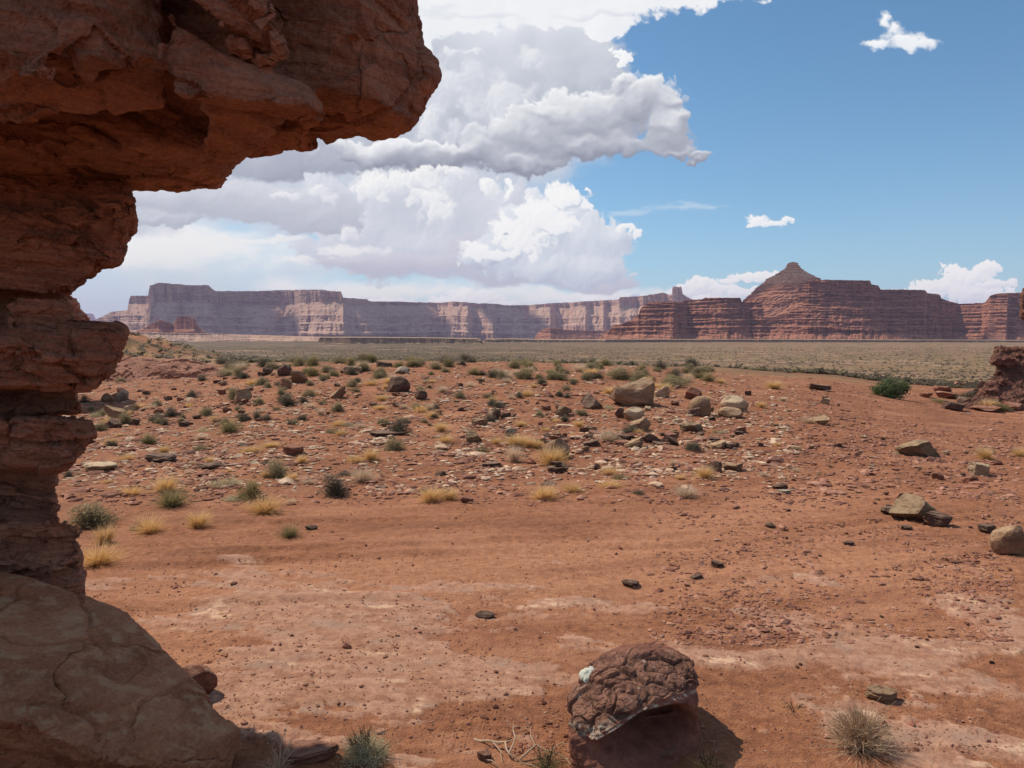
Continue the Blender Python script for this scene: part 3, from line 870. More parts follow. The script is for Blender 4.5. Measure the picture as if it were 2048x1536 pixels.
def vn(me):
    n = len(me.vertices)
    v = np.empty(n * 3, np.float32); me.vertices.foreach_get('co', v)
    q = np.empty(n * 3, np.float32); me.vertex_normals.foreach_get('vector', q)
    return v.reshape(-1, 3), q.reshape(-1, 3)


def put_verts(me, v):
    me.vertices.foreach_set('co', np.ascontiguousarray(v, np.float32).ravel())
    me.update()


def weather(me, big=0.10, mid=0.04, fine=0.010, strata=0.05, sz=7.0, dip=(0.0, 0.0), seed=0.0, chips=0.0, ledge_pow=0.5):
    v, n = vn(me)
    x, y, z = v.T
    zz = z + dip[0] * x + dip[1] * y + 0.15 * fbm3(x * 0.5, y * 0.5, z * 0.5, 2, seed=seed)
    d = big * fbm3(x * 0.7, y * 0.7, z * 0.9, 3, seed=seed + 1)
    d = d + mid * fbm3(x * 2.6, y * 2.6, z * 3.4, 4, 0.55, bil=True, seed=seed + 2)
    d = d + fine * fbm3(x * 12, y * 12, z * 14, 3, 0.6, seed=seed + 3)
    s = fbm3(x * 0.5, y * 0.5, zz * sz, 4, 0.6, seed=seed + 4)
    side = 1 - np.clip(np.abs(n[:, 2]) - 0.3, 0, 1) * 1.2
    d = d + strata * np.sign(s) * np.abs(s) ** ledge_pow * np.clip(side, 0.15, 1)
    if chips:
        c = n3(x * 1.3 + seed, y * 1.3, z * 1.3) + 0.35 * n3(x * 4 + seed, y * 4, z * 4)
        d = d - chips * sst(c, 0.22, 0.27)
    put_verts(me, v + n * d[:, None])


def fracture(me, cell, amp, crease, seed=0, shear=(0.0, 0.0, 0.0), warp=0.12, mask=None):
    """breaks the skin into offset blocks with creases between them; cell = size of a block along x, y, z"""
    v, n = vn(me)
    x, y, z = v.T
    wx = x + warp * fbm3(x * 1.7, y * 1.7, z * 1.7, 3, seed=seed + 60)
    wz = z + warp * fbm3(x * 1.7 + 40, y * 1.7, z * 1.7, 3, seed=seed + 61) + shear[0] * x
    wy = y + warp * fbm3(x * 1.7, y * 1.7 + 40, z * 1.7, 3, seed=seed + 62)
    f1, f2, val = worley3(wx / cell[0], wy / cell[1], wz / cell[2], seed)
    e = f2 - f1
    d = (val - 0.5) * 2 * amp * sst(e, 0.0, 0.10) - crease * (1 - sst(e, 0.0, 0.07)) * (0.4 + 0.6 * (val > 0.35))
    if mask is not None:
        d = d * mask
    put_verts(me, v + n * d[:, None])


def mat_sandstone(name='red_sandstone', base=(0.32, 0.136, 0.083), light=(0.52, 0.245, 0.150), dark=(0.125, 0.050, 0.034), dust=(0.38, 0.235, 0.165), zsc=9.0, dip=(0.12, 0.0), dusty=0.6, cracks=0.6):
    m, T = new_mat(name)
    g = T.node('ShaderNodeNewGeometry')
    P = g.outputs['Position']
    x, y, z = T.node('ShaderNodeSeparateXYZ', {0: P}).outputs
    zz = T.m('ADD', z, T.m('ADD', T.m('MULTIPLY', x, dip[0]), T.m('MULTIPLY', y, dip[1])))
    Q = T.node('ShaderNodeCombineXYZ', {0: T.m('MULTIPLY', x, 0.5), 1: T.m('MULTIPLY', y, 0.5), 2: T.m('MULTIPLY', zz, zsc)}).outputs[0]
    band = T.noise(Q, 1.0, 6, 0.6)
    c = T.ramp(band, [(0.30, base), (0.46, light), (0.52, base), (0.60, tuple(b * 0.75 for b in base)), (0.70, light)])
    blot = T.noise(P, 1.1, 6, 0.62)
    c = T.mix(T.sm(blot, 0.46, 0.70), c, T.mix(0.6, c, dark))
    c = T.mix(T.m('MULTIPLY', T.sm(T.noise(P, 2.4, 5, 0.6), 0.56, 0.66), 0.55), c, light)
    # fine grain
    gr = T.sm(T.noise(P, 38.0, 6, 0.8), 0.34, 0.66)
    c = T.mix(0.45, c, T.mix(gr, tuple(b * 0.55 for b in base), light))
    # pale dust and lichen resting on upward faces
    up = T.node('ShaderNodeSeparateXYZ', {0: g.outputs['Normal']}).outputs[2]
    pm = T.m('MULTIPLY', T.sm(up, 0.35, 0.9), T.sm(T.noise(P, 5.0, 5, 0.65), 0.48, 0.62))
    c = T.mix(T.m('MULTIPLY', pm, dusty), c, dust)
    b1 = T.noise(P, 14.0, 10, 0.74)
    b2 = T.noise(Q, 4.0, 5, 0.65)
    cr = T.voro(T.v('ADD', P, T.v('SCALE', T.noise(P, 2.0, 3, out=1), 0.35)), 1.4, 'DISTANCE_TO_EDGE')
    h = T.m('ADD', T.m('MULTIPLY', b1, 0.6), T.m('MULTIPLY', b2, 0.5))
    crack = T.m('MULTIPLY', T.m('SUBTRACT', 1.0, T.sm(cr, 0.0, 0.02)), T.m('MULTIPLY', T.sm(T.noise(P, 0.9, 3), 0.52, 0.6), cracks))
    h = T.m('SUBTRACT', h, crack)
    finish(T, c, 0.88, bump(T, h, 0.085, 1.0), 0.2)
    return m


M_ARCH = mat_sandstone()
M_SLAB = mat_sandstone('slab_sandstone', base=(0.42, 0.158, 0.078), light=(0.58, 0.27, 0.145), dark=(0.20, 0.070, 0.036), dust=(0.62, 0.40, 0.23), zsc=5.0, dusty=0.55, cracks=0.0)


def Hl(*p):
    return [W(*q) for q in p]


def build_arch():
    root = bpy.data.objects.new('rock_arch', None)
    C.objects.link(root)
    root.location = (-6.0, 6.6, 0.0)
    tag(root, 'massive shaded red sandstone overhang and its ledged pillar filling the left of the view', 'rock arch')
    inv = Matrix.Translation((6.0, -6.6, 0.0))

    def part(name, me, mat):
        o = link(name, me, mat, root)
        o.matrix_parent_inverse = inv
        return o

    # ---- overhanging roof block
    hulls = [
        # right block with the blunt nose
        Hl((800, -420, 4.9), (812, -200, 5.5), (836, 40, 5.2), (842, 110, 5.05), (848, 190, 5.0), (838, 240, 5.05), (786, 268, 5.2), (700, 285, 5.5), (560, 308, 5.9), (470, 324, 6.4), (250, 330, 6.7),
           (640, 180, 4.55), (720, 90, 4.5), (770, 215, 4.65), (820, 130, 4.8), (560, -420, 4.3), (250, -420, 4.5), (300, 130, 4.7), (820, 40, 6.2), (828, 180, 6.0), (500, -420, 7.2), (200, 100, 7.2)),
        # the knob on the nose
        Hl((838, 104, 4.95), (856, 100, 4.95), (869, 116, 5.0), (873, 148, 5.02), (862, 176, 5.0), (846, 200, 5.0), (836, 150, 4.85), (850, 130, 4.82), (858, 150, 4.84), (850, 150, 5.25)),
        # thick under block on the left with the flat soffit
        Hl((440, 384, 6.75), (250, 383, 6.95), (-900, 383, 7.15), (456, 358, 6.6), (470, 326, 6.4), (446, 300, 5.5), (300, 298, 4.95), (-900, 292, 4.8), (440, 150, 5.2), (-900, -420, 4.8), (300, -420, 5.0),
           (420, 200, 7.1), (-900, 200, 7.4), (300, -300, 7.4)),
        # bulging left shoulder
        Hl((-900, 260, 4.3), (-100, 255, 4.2), (200, 250, 4.45), (330, 225, 4.5), (350, 130, 4.15), (230, 20, 3.95), (180, -60, 3.9), (-900, -420, 3.9), (150, -420, 3.9), (100, 100, 3.85), (-900, 100, 4.0), (300, -420, 4.6), (300, 100, 5.4), (-900, 200, 5.5)),
        # the lit tongue pointing right
        Hl((655, 246, 4.22), (659, 215, 4.2), (645, 172, 4.2), (600, 158, 4.15), (500, 120, 4.05), (400, 60, 3.95), (330, 20, 3.95), (300, 120, 3.95), (360, 190, 4.0), (450, 215, 4.05), (530, 208, 3.95), (620, 212, 3.98),
           (560, 250, 4.3), (440, 240, 4.5), (500, 200, 5.2), (620, 200, 4.9)),
        # nose lip under the tongue
        Hl((420, 225, 4.25), (470, 262, 4.45), (530, 300, 4.9), (556, 292, 4.9), (560, 262, 4.6), (520, 230, 4.3), (400, 300, 4.9), (440, 330, 5.4), (480, 316, 5.3), (500, 250, 5.4)),
        # small wedge block in the crack
        Hl((505, 190, 4.0), (520, 160, 3.93), (550, 160, 3.95), (560, 175, 4.0), (540, 198, 4.0), (515, 200, 4.0), (530, 175, 4.3)),
        # cross-bedded fin coming down from the top
        Hl((340, -420, 3.75), (560, -420, 3.9), (470, -60, 3.72), (520, 10, 3.80), (570, 95, 3.95), (572, 118, 4.0), (556, 128, 4.02), (500, 95, 3.95), (430, 45, 3.85), (370, 0, 3.8), (300, -60, 3.8), (520, 60, 4.6), (400, -300, 4.8)),
        # grey ledge left
        Hl((20, 140, 3.85), (50, 130, 3.78), (110, 128, 3.76), (118, 150, 3.80), (100, 168, 3.84), (20, 160, 3.85), (60, 150, 4.2)),
    ]
    me = fused('overhang', hulls, 0.028, 1, 2)
    v, n = vn(me)
    x, y, z = v.T
    # bedding is steep in the fin, flat elsewhere
    fracture(me, (1.3, 1.3, 0.9), 0.035, 0.05, 3, (0.5, 0, 0), 0.25)
    fracture(me, (0.45, 0.45, 0.26), 0.010, 0.010, 4, (0.5, 0, 0), 0.15)
    weather(me, 0.05, 0.035, 0.012, 0.022, 5.0, (0.35, 0.1), seed=3, chips=0.04)
    v, n = vn(me)
    pxs = 1024 + FPX * v[:, 0] / v[:, 1]; rows = 668 - FPX * (v[:, 2] - 3) / v[:, 1]
    fin = np.exp(-(((pxs - 470) * 0.72 - (rows - 40) * 0.70) / 60) ** 2) * (rows < 140) * (v[:, 1] < 4.6)
    k = n3(v[:, 0] * 1.2, v[:, 1] * 1.2, (v[:, 2] * 1.0 + v[:, 0] * 0.75) * 11) + 0.5 * n3(v[:, 0] * 2, v[:, 1] * 2, (v[:, 2] + v[:, 0] * 0.75) * 26)
    put_verts(me, v + n * (0.085 * k * fin)[:, None])
    part('overhang', me, M_ARCH)

    # ---- pillar
    L = -900
    p = [
        Hl((L, 330, 5.9), (248, 335, 5.9), (256, 400, 5.85), (262, 420, 5.9), (L, 425, 5.8), (L, 330, 7.0), (246, 340, 7.0), (256, 415, 7.0)),
        Hl((L, 415, 5.75), (235, 415, 5.75), (262, 430, 5.9), (266, 462, 5.95), (255, 478, 5.95), (235, 480, 5.8), (L, 480, 5.7), (L, 420, 7.0), (262, 430, 7.0), (262, 474, 7.0)),
        Hl((L, 470, 5.8), (215, 470, 5.8), (246, 478, 5.95), (247, 500, 6.0), (240, 516, 6.0), (222, 526, 5.95), (195, 528, 5.9), (L, 530, 5.9), (L, 470, 7.0), (244, 480, 7.0), (225, 526, 7.0)),
        Hl((L, 520, 5.95), (190, 522, 5.95), (187, 545, 6.0), (165, 562, 6.0), (140, 578, 6.05), (118, 588, 6.1), (L, 592, 6.15), (L, 520, 7.0), (188, 524, 7.0), (160, 565, 7.0), (120, 587, 7.0)),
        Hl((L, 575, 6.5), (130, 580, 6.5), (136, 600, 6.5), (138, 655, 6.5), (L, 660, 6.5), (L, 580, 7.2), (132, 580, 7.0), (138, 655, 7.0)),
        # curled red boulder wedged in the notch
        Hl((15, 612, 5.75), (60, 598, 5.7), (110, 600, 5.72), (134, 612, 5.8), (136, 640, 5.8), (110, 662, 5.75), (60, 668, 5.7), (10, 650, 5.75), (70, 630, 6.5), (120, 640, 6.5)),
        Hl((100, 640, 5.9), (150, 640, 5.95), (165, 652, 6.0), (190, 660, 6.0), (170, 672, 6.0), (110, 672, 5.9), (150, 660, 6.8)),
        Hl((L, 655, 5.55), (60, 660, 5.55), (140, 664, 5.6), (238, 652, 5.85), (245, 660, 5.9), (243, 678, 5.9), (232, 715, 5.9), (222, 735, 5.85), (200, 765, 5.8), (188, 774, 5.8), (145, 772, 5.6), (120, 700, 5.45),
           (L, 775, 5.5), (L, 655, 7.0), (235, 660, 7.0), (215, 745, 6.9), (140, 775, 7.0)),
        Hl((L, 765, 6.7), (120, 765, 6.7), (150, 780, 6.7), (156, 800, 6.7), (165, 822, 6.7), (L, 850, 6.8), (L, 770, 7.6), (150, 782, 7.6), (160, 825, 7.6)),
        Hl((L, 838, 5.9), (120, 842, 5.9), (178, 834, 6.1), (190, 848, 6.1), (188, 872, 6.1), (172, 896, 6.15), (140, 925, 6.1), (116, 940, 6.2), (L, 945, 6.1), (L, 838, 7.0), (186, 840, 6.9), (120, 938, 7.0)),
        Hl((L, 930, 6.9), (112, 935, 6.9), (117, 965, 6.9), (116, 990, 6.9), (108, 1008, 6.8), (116, 1075, 6.6), (L, 1085, 6.6), (L, 930, 7.7), (112, 940, 7.7), (112, 1060, 7.7)),
        Hl((L, 1048, 6.0), (60, 1048, 6.0), (120, 1036, 6.15), (150, 1046, 6.2), (166, 1062, 6.25), (164, 1090, 6.25), (157, 1130, 6.25), (154, 1170, 6.25), (158, 1330, 6.2), (L, 1340, 6.1), (L, 1050, 7.0), (150, 1050, 6.9), (160, 1180, 6.9), (160, 1300, 6.7)),
    ]
    me = fused('pillar', p, 0.026, 1, 1)
    fracture(me, (0.75, 0.75, 0.30), 0.05, 0.05, 5, (0.04, 0, 0), 0.10)
    fracture(me, (0.26, 0.26, 0.10), 0.022, 0.014, 6, (0.04, 0, 0), 0.06)
    weather(me, 0.03, 0.025, 0.012, 0.022, 6.5, (0.02, 0.0), seed=8, chips=0.03)
    part('pillar', me, M_ARCH)

    # ---- broad slab at the lower left: lies by itself in front of the pillar
    s = [Hl((L, 1120, 6.3), (0, 1140, 5.85), (60, 1156, 5.7), (160, 1186, 5.75), (255, 1222, 5.75), (268, 1240, 5.7), (274, 1290, 5.6), (318, 1342, 5.55), (360, 1368, 5.5), (415, 1402, 5.4), (487, 1460, 5.25),
            (440, 1536, 5.0), (300, 1556, 4.75), (255, 1536, 4.6), (0, 1436, 4.35), (L, 1300, 4.2),
            (484, 1490, 5.5), (470, 1560, 5.6), (300, 1620, 5.6), (0, 1600, 5.6), (L, 1560, 5.6), (-100, 1400, 6.3), (260, 1340, 6.0))]
    me = fused('sandstone_slab', s, 0.022, 1, 0)
    fracture(me, (0.7, 0.7, 0.25), 0.010, 0.020, 7, (0.35, 0, 0), 0.3)
    weather(me, 0.02, 0.014, 0.006, 0.012, 9.0, (-0.25, 0.0), seed=14, chips=0.022)
    o = link('sandstone_slab', me, M_SLAB)
    tag(o, 'broad brown sandstone slab with pale scars sloping down at the lower left corner', 'rock slab')


build_arch()


# ---------------------------------------------------------------- rocks
def rock_mat(name, a, b, top, band=6.0):
    m, T = new_mat(name)
    tc = T.node('ShaderNodeTexCoord').outputs['Object']
    g = T.node('ShaderNodeNewGeometry')
    rnd = T.node('ShaderNodeObjectInfo').outputs['Random']
    q = T.v('ADD', tc, T.node('ShaderNodeCombineXYZ', {0: T.m('MULTIPLY', rnd, 37.0), 1: T.m('MULTIPLY', rnd, 11.0), 2: 0.0}).outputs[0])
    n = T.noise(q, 2.2, 6, 0.65)
    c = T.mix(T.sm(n, 0.38, 0.62), a, b)
    st = T.noise(T.v('MULTIPLY', q, (1.0, 1.0, band)), 1.5, 4, 0.6)
    c = T.mix(T.m('MULTIPLY', T.sm(st, 0.5, 0.62), 0.5), c, tuple(x * 0.55 for x in a))
    up = T.node('ShaderNodeSeparateXYZ', {0: g.outputs['Normal']}).outputs[2]
    c = T.mix(T.m('MULTIPLY', T.sm(up, 0.3, 0.85), T.sm(T.noise(q, 3.1, 4), 0.36, 0.55)), c, top)
    c = T.mix(T.m('MULTIPLY', T.m('SUBTRACT', rnd, 0.3), 0.5), c, tuple(x * 0.6 for x in b))
    finish(T, c, 0.92, bump(T, T.m('ADD', T.noise(q, 9.0, 7, 0.68), T.m('MULTIPLY', st, 0.5)), 0.06, 0.9), 0.15)
    return m


RM = dict(
    red=rock_mat('red_rock', (0.20, 0.075, 0.048), (0.30, 0.125, 0.080), (0.36, 0.19, 0.13)),
    dark=rock_mat('dark_rock', (0.095, 0.055, 0.042), (0.17, 0.090, 0.065), (0.26, 0.17, 0.12)),
    tan=rock_mat('tan_rock', (0.22, 0.115, 0.070), (0.33, 0.195, 0.115), (0.44, 0.295, 0.180)),
    weathered=rock_mat('weathered_rock', (0.135, 0.085, 0.052), (0.24, 0.150, 0.090), (0.36, 0.25, 0.15)),
    pale=rock_mat('pale_rock', (0.34, 0.21, 0.13), (0.48, 0.34, 0.22), (0.58, 0.44, 0.29)),
    grey=rock_mat('grey_rock', (0.24, 0.165, 0.115), (0.40, 0.30, 0.22), (0.52, 0.42, 0.32)),
)


def ico(sub):
    bm = bmesh.new()
    bmesh.ops.create_icosphere(bm, subdivisions=sub, radius=1.0)
    v = np.array([p.co[:] for p in bm.verts], np.float32)
    f = np.array([[a.index for a in q.verts] for q in bm.faces], np.int32)
    bm.free()
    return v, f


ICO4, ICO3, ICO2 = ico(5), ico(4), ico(2)


def rock_shape(kind, seed, res=4):
    """unit rock: about 1 wide, 1 deep, 1 high before scaling; angular, rounded, slab or flaky"""
    rng = np.random.RandomState(seed)
    v, f = {4: ICO4, 3: ICO3, 2: ICO2}[res]
    p = v.copy()
    if kind == 'angular':
        k, lo, hi = 12, 0.34, 0.70
    elif kind == 'round':
        k, lo, hi = 9, 0.62, 0.93
    elif kind == 'slab':
        k, lo, hi = 9, 0.62, 0.85
    else:
        k, lo, hi = 8, 0.6, 0.85
    for i in range(k):
        n = rng.randn(3)
        if kind == 'slab':
            n[2] *= 0.15
        n /= np.linalg.norm(n)
        d = p @ n - rng.uniform(lo, hi)
        p = p - np.maximum(d, 0)[:, None] * n[None]
    if kind in ('slab', 'flaky'):
        n = np.array((rng.uniform(-.12, .12), rng.uniform(-.12, .12), 1.0)); n /= np.linalg.norm(n)
        d = p @ n - 0.45
        p = p - np.maximum(d, 0)[:, None] * n[None]
    s = seed * 3.1
    nz = fbm3(p[:, 0] * 1.6 + s, p[:, 1] * 1.6, p[:, 2] * 1.6, 5, 0.55)
    nn = p / np.maximum(np.linalg.norm(p, axis=1), 1e-3)[:, None]
    p = p + nn * (nz * (0.11 if kind == 'angular' else 0.13 if kind != 'round' else 0.09))[:, None]
    if kind in ('flaky', 'slab'):
        st = fbm3(p[:, 0] * 0.7, p[:, 1] * 0.7, p[:, 2] * (7 if kind == 'flaky' else 4) + s, 3, 0.6)
        p[:, :2] *= (1 + 0.09 * np.sign(st) * np.abs(st) ** 0.6)[:, None]
        p[:, 2] += 0.16 * fbm3(p[:, 0] * 1.3 + s, p[:, 1] * 1.3, p[:, 2] * 0.2, 3)
    lo_, hi_ = p.min(0), p.max(0)
    p = (p - (lo_ + hi_) / 2) / (hi_ - lo_)
    p[:, 2] += 0.5
    return p, f


_rock_cache = {}


def rock_mesh(kind, seed, mat, res=4):
    key = (kind, seed, mat, res)
    if key not in _rock_cache:
        p, f = rock_shape(kind, seed, res)
        me = mesh_np('rock', p, f, kind == 'round')
        me.materials.append(RM[mat])
        _rock_cache[key] = me
    return _rock_cache[key]


def rock(px, py, w, h, kind='angular', seed=1, mat='red', rot=None, tilt=(0, 0), label=None, group=None, name='boulder', cat='boulder', depth=0.8, sink=0.28, res=4, lift=0.0):
    """rock whose foot is seen at px,py, w x h pixels of the photograph"""
    p, d = hit(px, py)
    wm = w / FPX * d
    hm = h / FPX * d
    o = bpy.data.objects.new(name, rock_mesh(kind, seed, mat, res))
    C.objects.link(o)
    dm = wm * depth
    q = p + np.array((0, dm * 0.4, 0))
    z = min(ground_z(q[0], q[1]), ground_z(q[0], q[1] + dm * .3)) - hm * sink + lift
    o.location = (q[0], q[1], float(z))
    o.scale = (wm, dm, hm * (1 + sink))
    o.rotation_euler = (R(tilt[0]), R(tilt[1]), R(0 if rot is None else rot))
    if label:
        tag(o, label, cat, group)
    return o


BIG = [
    # px, foot row, width, height, kind, seed, mat, tilt, label
    (1262, 812, 84, 54, 'angular', 3, 'tan', (0, 8), 'largest tan angular boulder with dark shaded flanks on the rubble rise right of centre'),
    (1188, 818, 38, 27, 'angular', 4, 'dark', (0, -12), 'dark brown tilted block just left of the largest tan boulder'),
    (1335, 795, 30, 20, 'flaky', 5, 'pale', (0, -30), 'pale striped tilted rock just right of the largest tan boulder'),
    (1389, 800, 36, 22, 'angular', 6, 'red', (0, 10), 'orange red rock above the pair of rounded tan boulders'),
    (1372, 832, 28, 26, 'flaky', 7, 'dark', (0, 70), 'dark upright ribbed slab leaning on the left of a rounded tan boulder'),
    (1410, 832, 46, 36, 'round', 8, 'tan', (0, -14), 'rounded tan boulder between the ribbed slab and the pale flat boulder'),
    (1472, 822, 52, 26, 'round', 9, 'pale', (0, 6), 'pale yellowish flat boulder at the right end of the boulder group'),
    (1464, 836, 46, 18, 'round', 10, 'tan', (0, 4), 'low tan rock lying against the front of the pale flat boulder'),
    (1268, 842, 42, 24, 'round', 11, 'pale', (0, 6), 'pale rounded boulder below the largest tan boulder'),
    (1240, 836, 18, 18, 'angular', 12, 'dark', (0, 0), 'small dark block touching the left of the pale rounded boulder'),
    (1289, 862, 42, 20, 'slab', 13, 'tan', (0, -22), 'long tan block tilted up to the right below the pale rounded boulder'),
    (1386, 864, 46, 14, 'flaky', 14, 'weathered', (0, 2), 'pale lumpy flat rock on top of the layered ledges'),
    (1340, 892, 34, 20, 'angular', 15, 'dark', (0, 6), 'dark red block in the front row of ledge blocks'),
    (1306, 886, 34, 17, 'angular', 16, 'dark', (0, -4), 'dark red block left of its twin in the front row of ledge blocks'),
    (1275, 896, 40, 14, 'slab', 17, 'tan', (0, -24), 'narrow brown slab slanting up to the right in front of the ledge blocks'),
    (1250, 882, 40, 10, 'slab', 18, 'dark', (0, 3), 'thin dark slab at the left end of the ledge blocks'),
    (1113, 916, 48, 34, 'round', 19, 'tan', (0, 5), 'round brown boulder behind the bright yellow grass tuft'),
    (944, 886, 32, 22, 'angular', 20, 'weathered', (0, 12), 'tilted grey layered rock among stones in the middle of the slope'),
    (958, 851, 32, 12, 'slab', 21, 'tan', (0, 2), 'low flat tan block beside the dark shrub in the middle of the slope'),
    (993, 840, 16, 20, 'angular', 22, 'dark', (0, 0), 'small dark upright stone in the middle of the slope'),
    (1012, 838, 22, 11, 'slab', 23, 'dark', (0, -5), 'dark flat stone beside the small dark upright stone'),
    (1128, 832, 38, 18, 'angular', 24, 'weathered', (0, -15), 'dark jagged rock left of the boulder group'),
    (1020, 872, 20, 14, 'round', 25, 'grey', (0, 0), 'small pale grey rounded stone below the dark flat stone'),
    (798, 785, 46, 30, 'round', 26, 'dark', (0, -12), 'brown egg shaped boulder on the crest left of centre'),
    (802, 748, 28, 13, 'round', 27, 'grey', (0, 0), 'low grey rounded rock behind the brown egg shaped boulder'),
    (841, 800, 24, 18, 'round', 28, 'dark', (0, 0), 'dark round rock in front right of the brown egg shaped boulder'),
    (766, 734, 32, 10, 'slab', 29, 'dark', (0, 6), 'dark flat slab on the skyline of the rise'),
    (703, 748, 36, 12, 'slab', 30, 'pale', (0, 0), 'pale flat topped rock on the crest above the brown egg shaped boulder'),
    (569, 778, 30, 18, 'angular', 31, 'tan', (0, 0), 'square tan block at the front of the rock pile on the left of the crest'),
    (595, 768, 36, 24, 'angular', 32, 'tan', (0, 10), 'pale topped block at the right of the rock pile on the left of the crest'),
    (568, 752, 26, 22, 'angular', 33, 'dark', (0, 0), 'dark block at the back of the rock pile on the left of the crest'),
    (532, 750, 22, 16, 'angular', 34, 'dark', (0, 0), 'dark block at the left end of the rock pile on the left of the crest'),
    (553, 737, 46, 7, 'slab', 35, 'tan', (0, -3), 'thin tan slab bridging the top of the rock pile on the left of the crest'),
    (676, 797, 30, 17, 'angular', 36, 'tan', (0, -12), 'tan wedge shaped rock with a dark shrub against its right side'),
    (485, 807, 36, 24, 'angular', 37, 'tan', (0, -10), 'pale topped boulder beside a grey green shrub on the left slope'),
    (239, 802, 26, 20, 'angular', 38, 'grey', (0, 0), 'whitish grey boulder near the rock pillar'),
    (212, 804, 24, 17, 'round', 39, 'tan', (0, 0), 'rounded tan boulder left of the whitish grey boulder'),
    (222, 836, 42, 22, 'angular', 40, 'tan', (0, 8), 'large brown block below the whitish grey boulder'),
    (252, 830, 30, 16, 'slab', 41, 'pale', (0, -20), 'pale slab leaning right of the large brown block'),
    (222, 856, 28, 16, 'round', 42, 'dark', (0, 0), 'dark rounded rock beside the pillar ledge'),
    (268, 850, 16, 12, 'round', 43, 'dark', (0, 0), 'small dark reddish rock right of the dark rounded rock'),
    (583, 912, 38, 17, 'flaky', 44, 'red', (0, 2), 'flat red layered rock alone on the dirt left of centre'),
    (1440, 946, 32, 22, 'angular', 45, 'dark', (0, -30), 'dark triangular rock with a small yellow tuft at its left'),
    (1470, 942, 40, 12, 'flaky', 46, 'tan', (0, 0), 'low tan flaky rock trailing right of the dark triangular rock'),
    (1845, 914, 80, 30, 'angular', 47, 'weathered', (0, 3), 'weathered olive tan layered boulder on the right slope'),
    (1845, 1046, 88, 44, 'angular', 61, 'weathered', (0, 4), 'blocky pale topped layered boulder on the right'),
    (1790, 1032, 40, 14, 'flaky', 49, 'dark', (0, 0), 'dark crumbled stones left of the pale topped layered boulder'),
    (1880, 1054, 52, 24, 'flaky', 50, 'dark', (0, 5), 'dark crumbled block at the lower right of the pale topped layered boulder'),
    (2036, 1112, 62, 52, 'round', 51, 'tan', (0, -12), 'smooth tan boulder cut off by the right edge of the photo'),
    (1980, 1068, 32, 15, 'flaky', 52, 'dark', (0, 0), 'small dark lumpy rock left of the smooth tan boulder'),
    (1966, 952, 40, 22, 'slab', 53, 'pale', (0, 6), 'pale pink flat slab on the right slope'),
    (1946, 968, 28, 16, 'round', 54, 'red', (0, 0), 'reddish rock below the pale pink flat slab'),
    (1880, 960, 22, 14, 'round', 55, 'red', (0, 0), 'rounded reddish stone below the olive tan layered boulder'),
    (1912, 822, 40, 16, 'slab', 56, 'dark', (0, 14), 'dark slab with a pale end at the foot of the right slope'),
    (1644, 781, 42, 10, 'slab', 57, 'dark', (0, 8), 'dark log shaped slab on the edge of the rise right of centre'),
    (1645, 850, 28, 18, 'angular', 58, 'tan', (0, 0), 'tan block with a dry tuft at its left on the bare red slope'),
    (1652, 808, 22, 10, 'angular', 59, 'pale', (0, 10), 'small pale block on the bare red slope above the tan block'),
    (1563, 980, 28, 12, 'round', 60, 'dark', (0, 0), 'low dark stone on the open dirt right of centre'),
    (1572, 988, 24, 6, 'slab', 61, 'grey', (0, 0), 'flat grey stone in front of the low dark stone'),
    (1542, 1057, 20, 8, 'round', 62, 'dark', (0, 0), 'small dark red cobble on the sandy track'),
    (983, 935, 38, 7, 'flaky', 63, 'dark', (0, -3), 'thin dark sliver of rock lying on the open dirt'),
    (880, 952, 22, 8, 'angular', 64, 'dark', (0, 0), 'small dark wedge stone on the open dirt'),
    (932, 1006, 26, 10, 'flaky', 65, 'red', (0, 6), 'small flat pinkish stone right of the twin straw tufts'),
    (620, 1060, 24, 8, 'flaky', 66, 'dark', (0, 0), 'small dark flat stone right of the lone green based tuft'),
    (1262, 1176, 34, 9, 'flaky', 67, 'dark', (0, 4), 'dark broken flakes of rock on the bedrock flat'),
    (1395, 1160, 24, 6, 'slab', 68, 'dark', (0, -8), 'thin dark flake with a raised right tip on the track'),
    (1436, 1136, 26, 9, 'slab', 69, 'dark', (0, 14), 'thin dark chip sloping down to the right on the track'),
    (1773, 1411, 58, 20, 'slab', 70, 'tan', (0, 3), 'flat tan stone with a dark front above the dry tumbled bush'),
    (1815, 1060, 20, 7, 'slab', 71, 'dark', (0, 0), 'thin dark stone beneath the pale topped layered boulder'),
    (970, 1238, 38, 9, 'flaky', 72, 'dark', (0, 0), 'small patch of dark flakes on the pale bedrock below the centre'),
    (1700, 1092, 20, 6, 'slab', 73, 'dark', (0, 0), 'small dark chip of stone in the middle right dirt'),
    (1350, 940, 14, 6, 'angular', 74, 'dark', (0, 0), 'tiny dark stone left of the dark triangular rock'),
    (1195, 940, 14, 9, 'angular', 75, 'dark', (0, 0), 'tiny dark stone right of the stack of flat rocks'),
    (188, 945, 58, 14, 'flaky', 76, 'pale', (0, 4), 'pale flaky outcrop rock low on the left slope beside the pillar'),
    (310, 925, 60, 12, 'flaky', 77, 'dark', (0, 4), 'thin broken dark ledge on the left slope'),
    (415, 938, 50, 8, 'flaky', 78, 'dark', (0, 2), 'thin dark slanting ledge right of the broken dark ledge'),
    (770, 874, 70, 6, 'slab', 79, 'dark', (0, 2), 'long thin dark ledge beside the dark round shrub'),
]


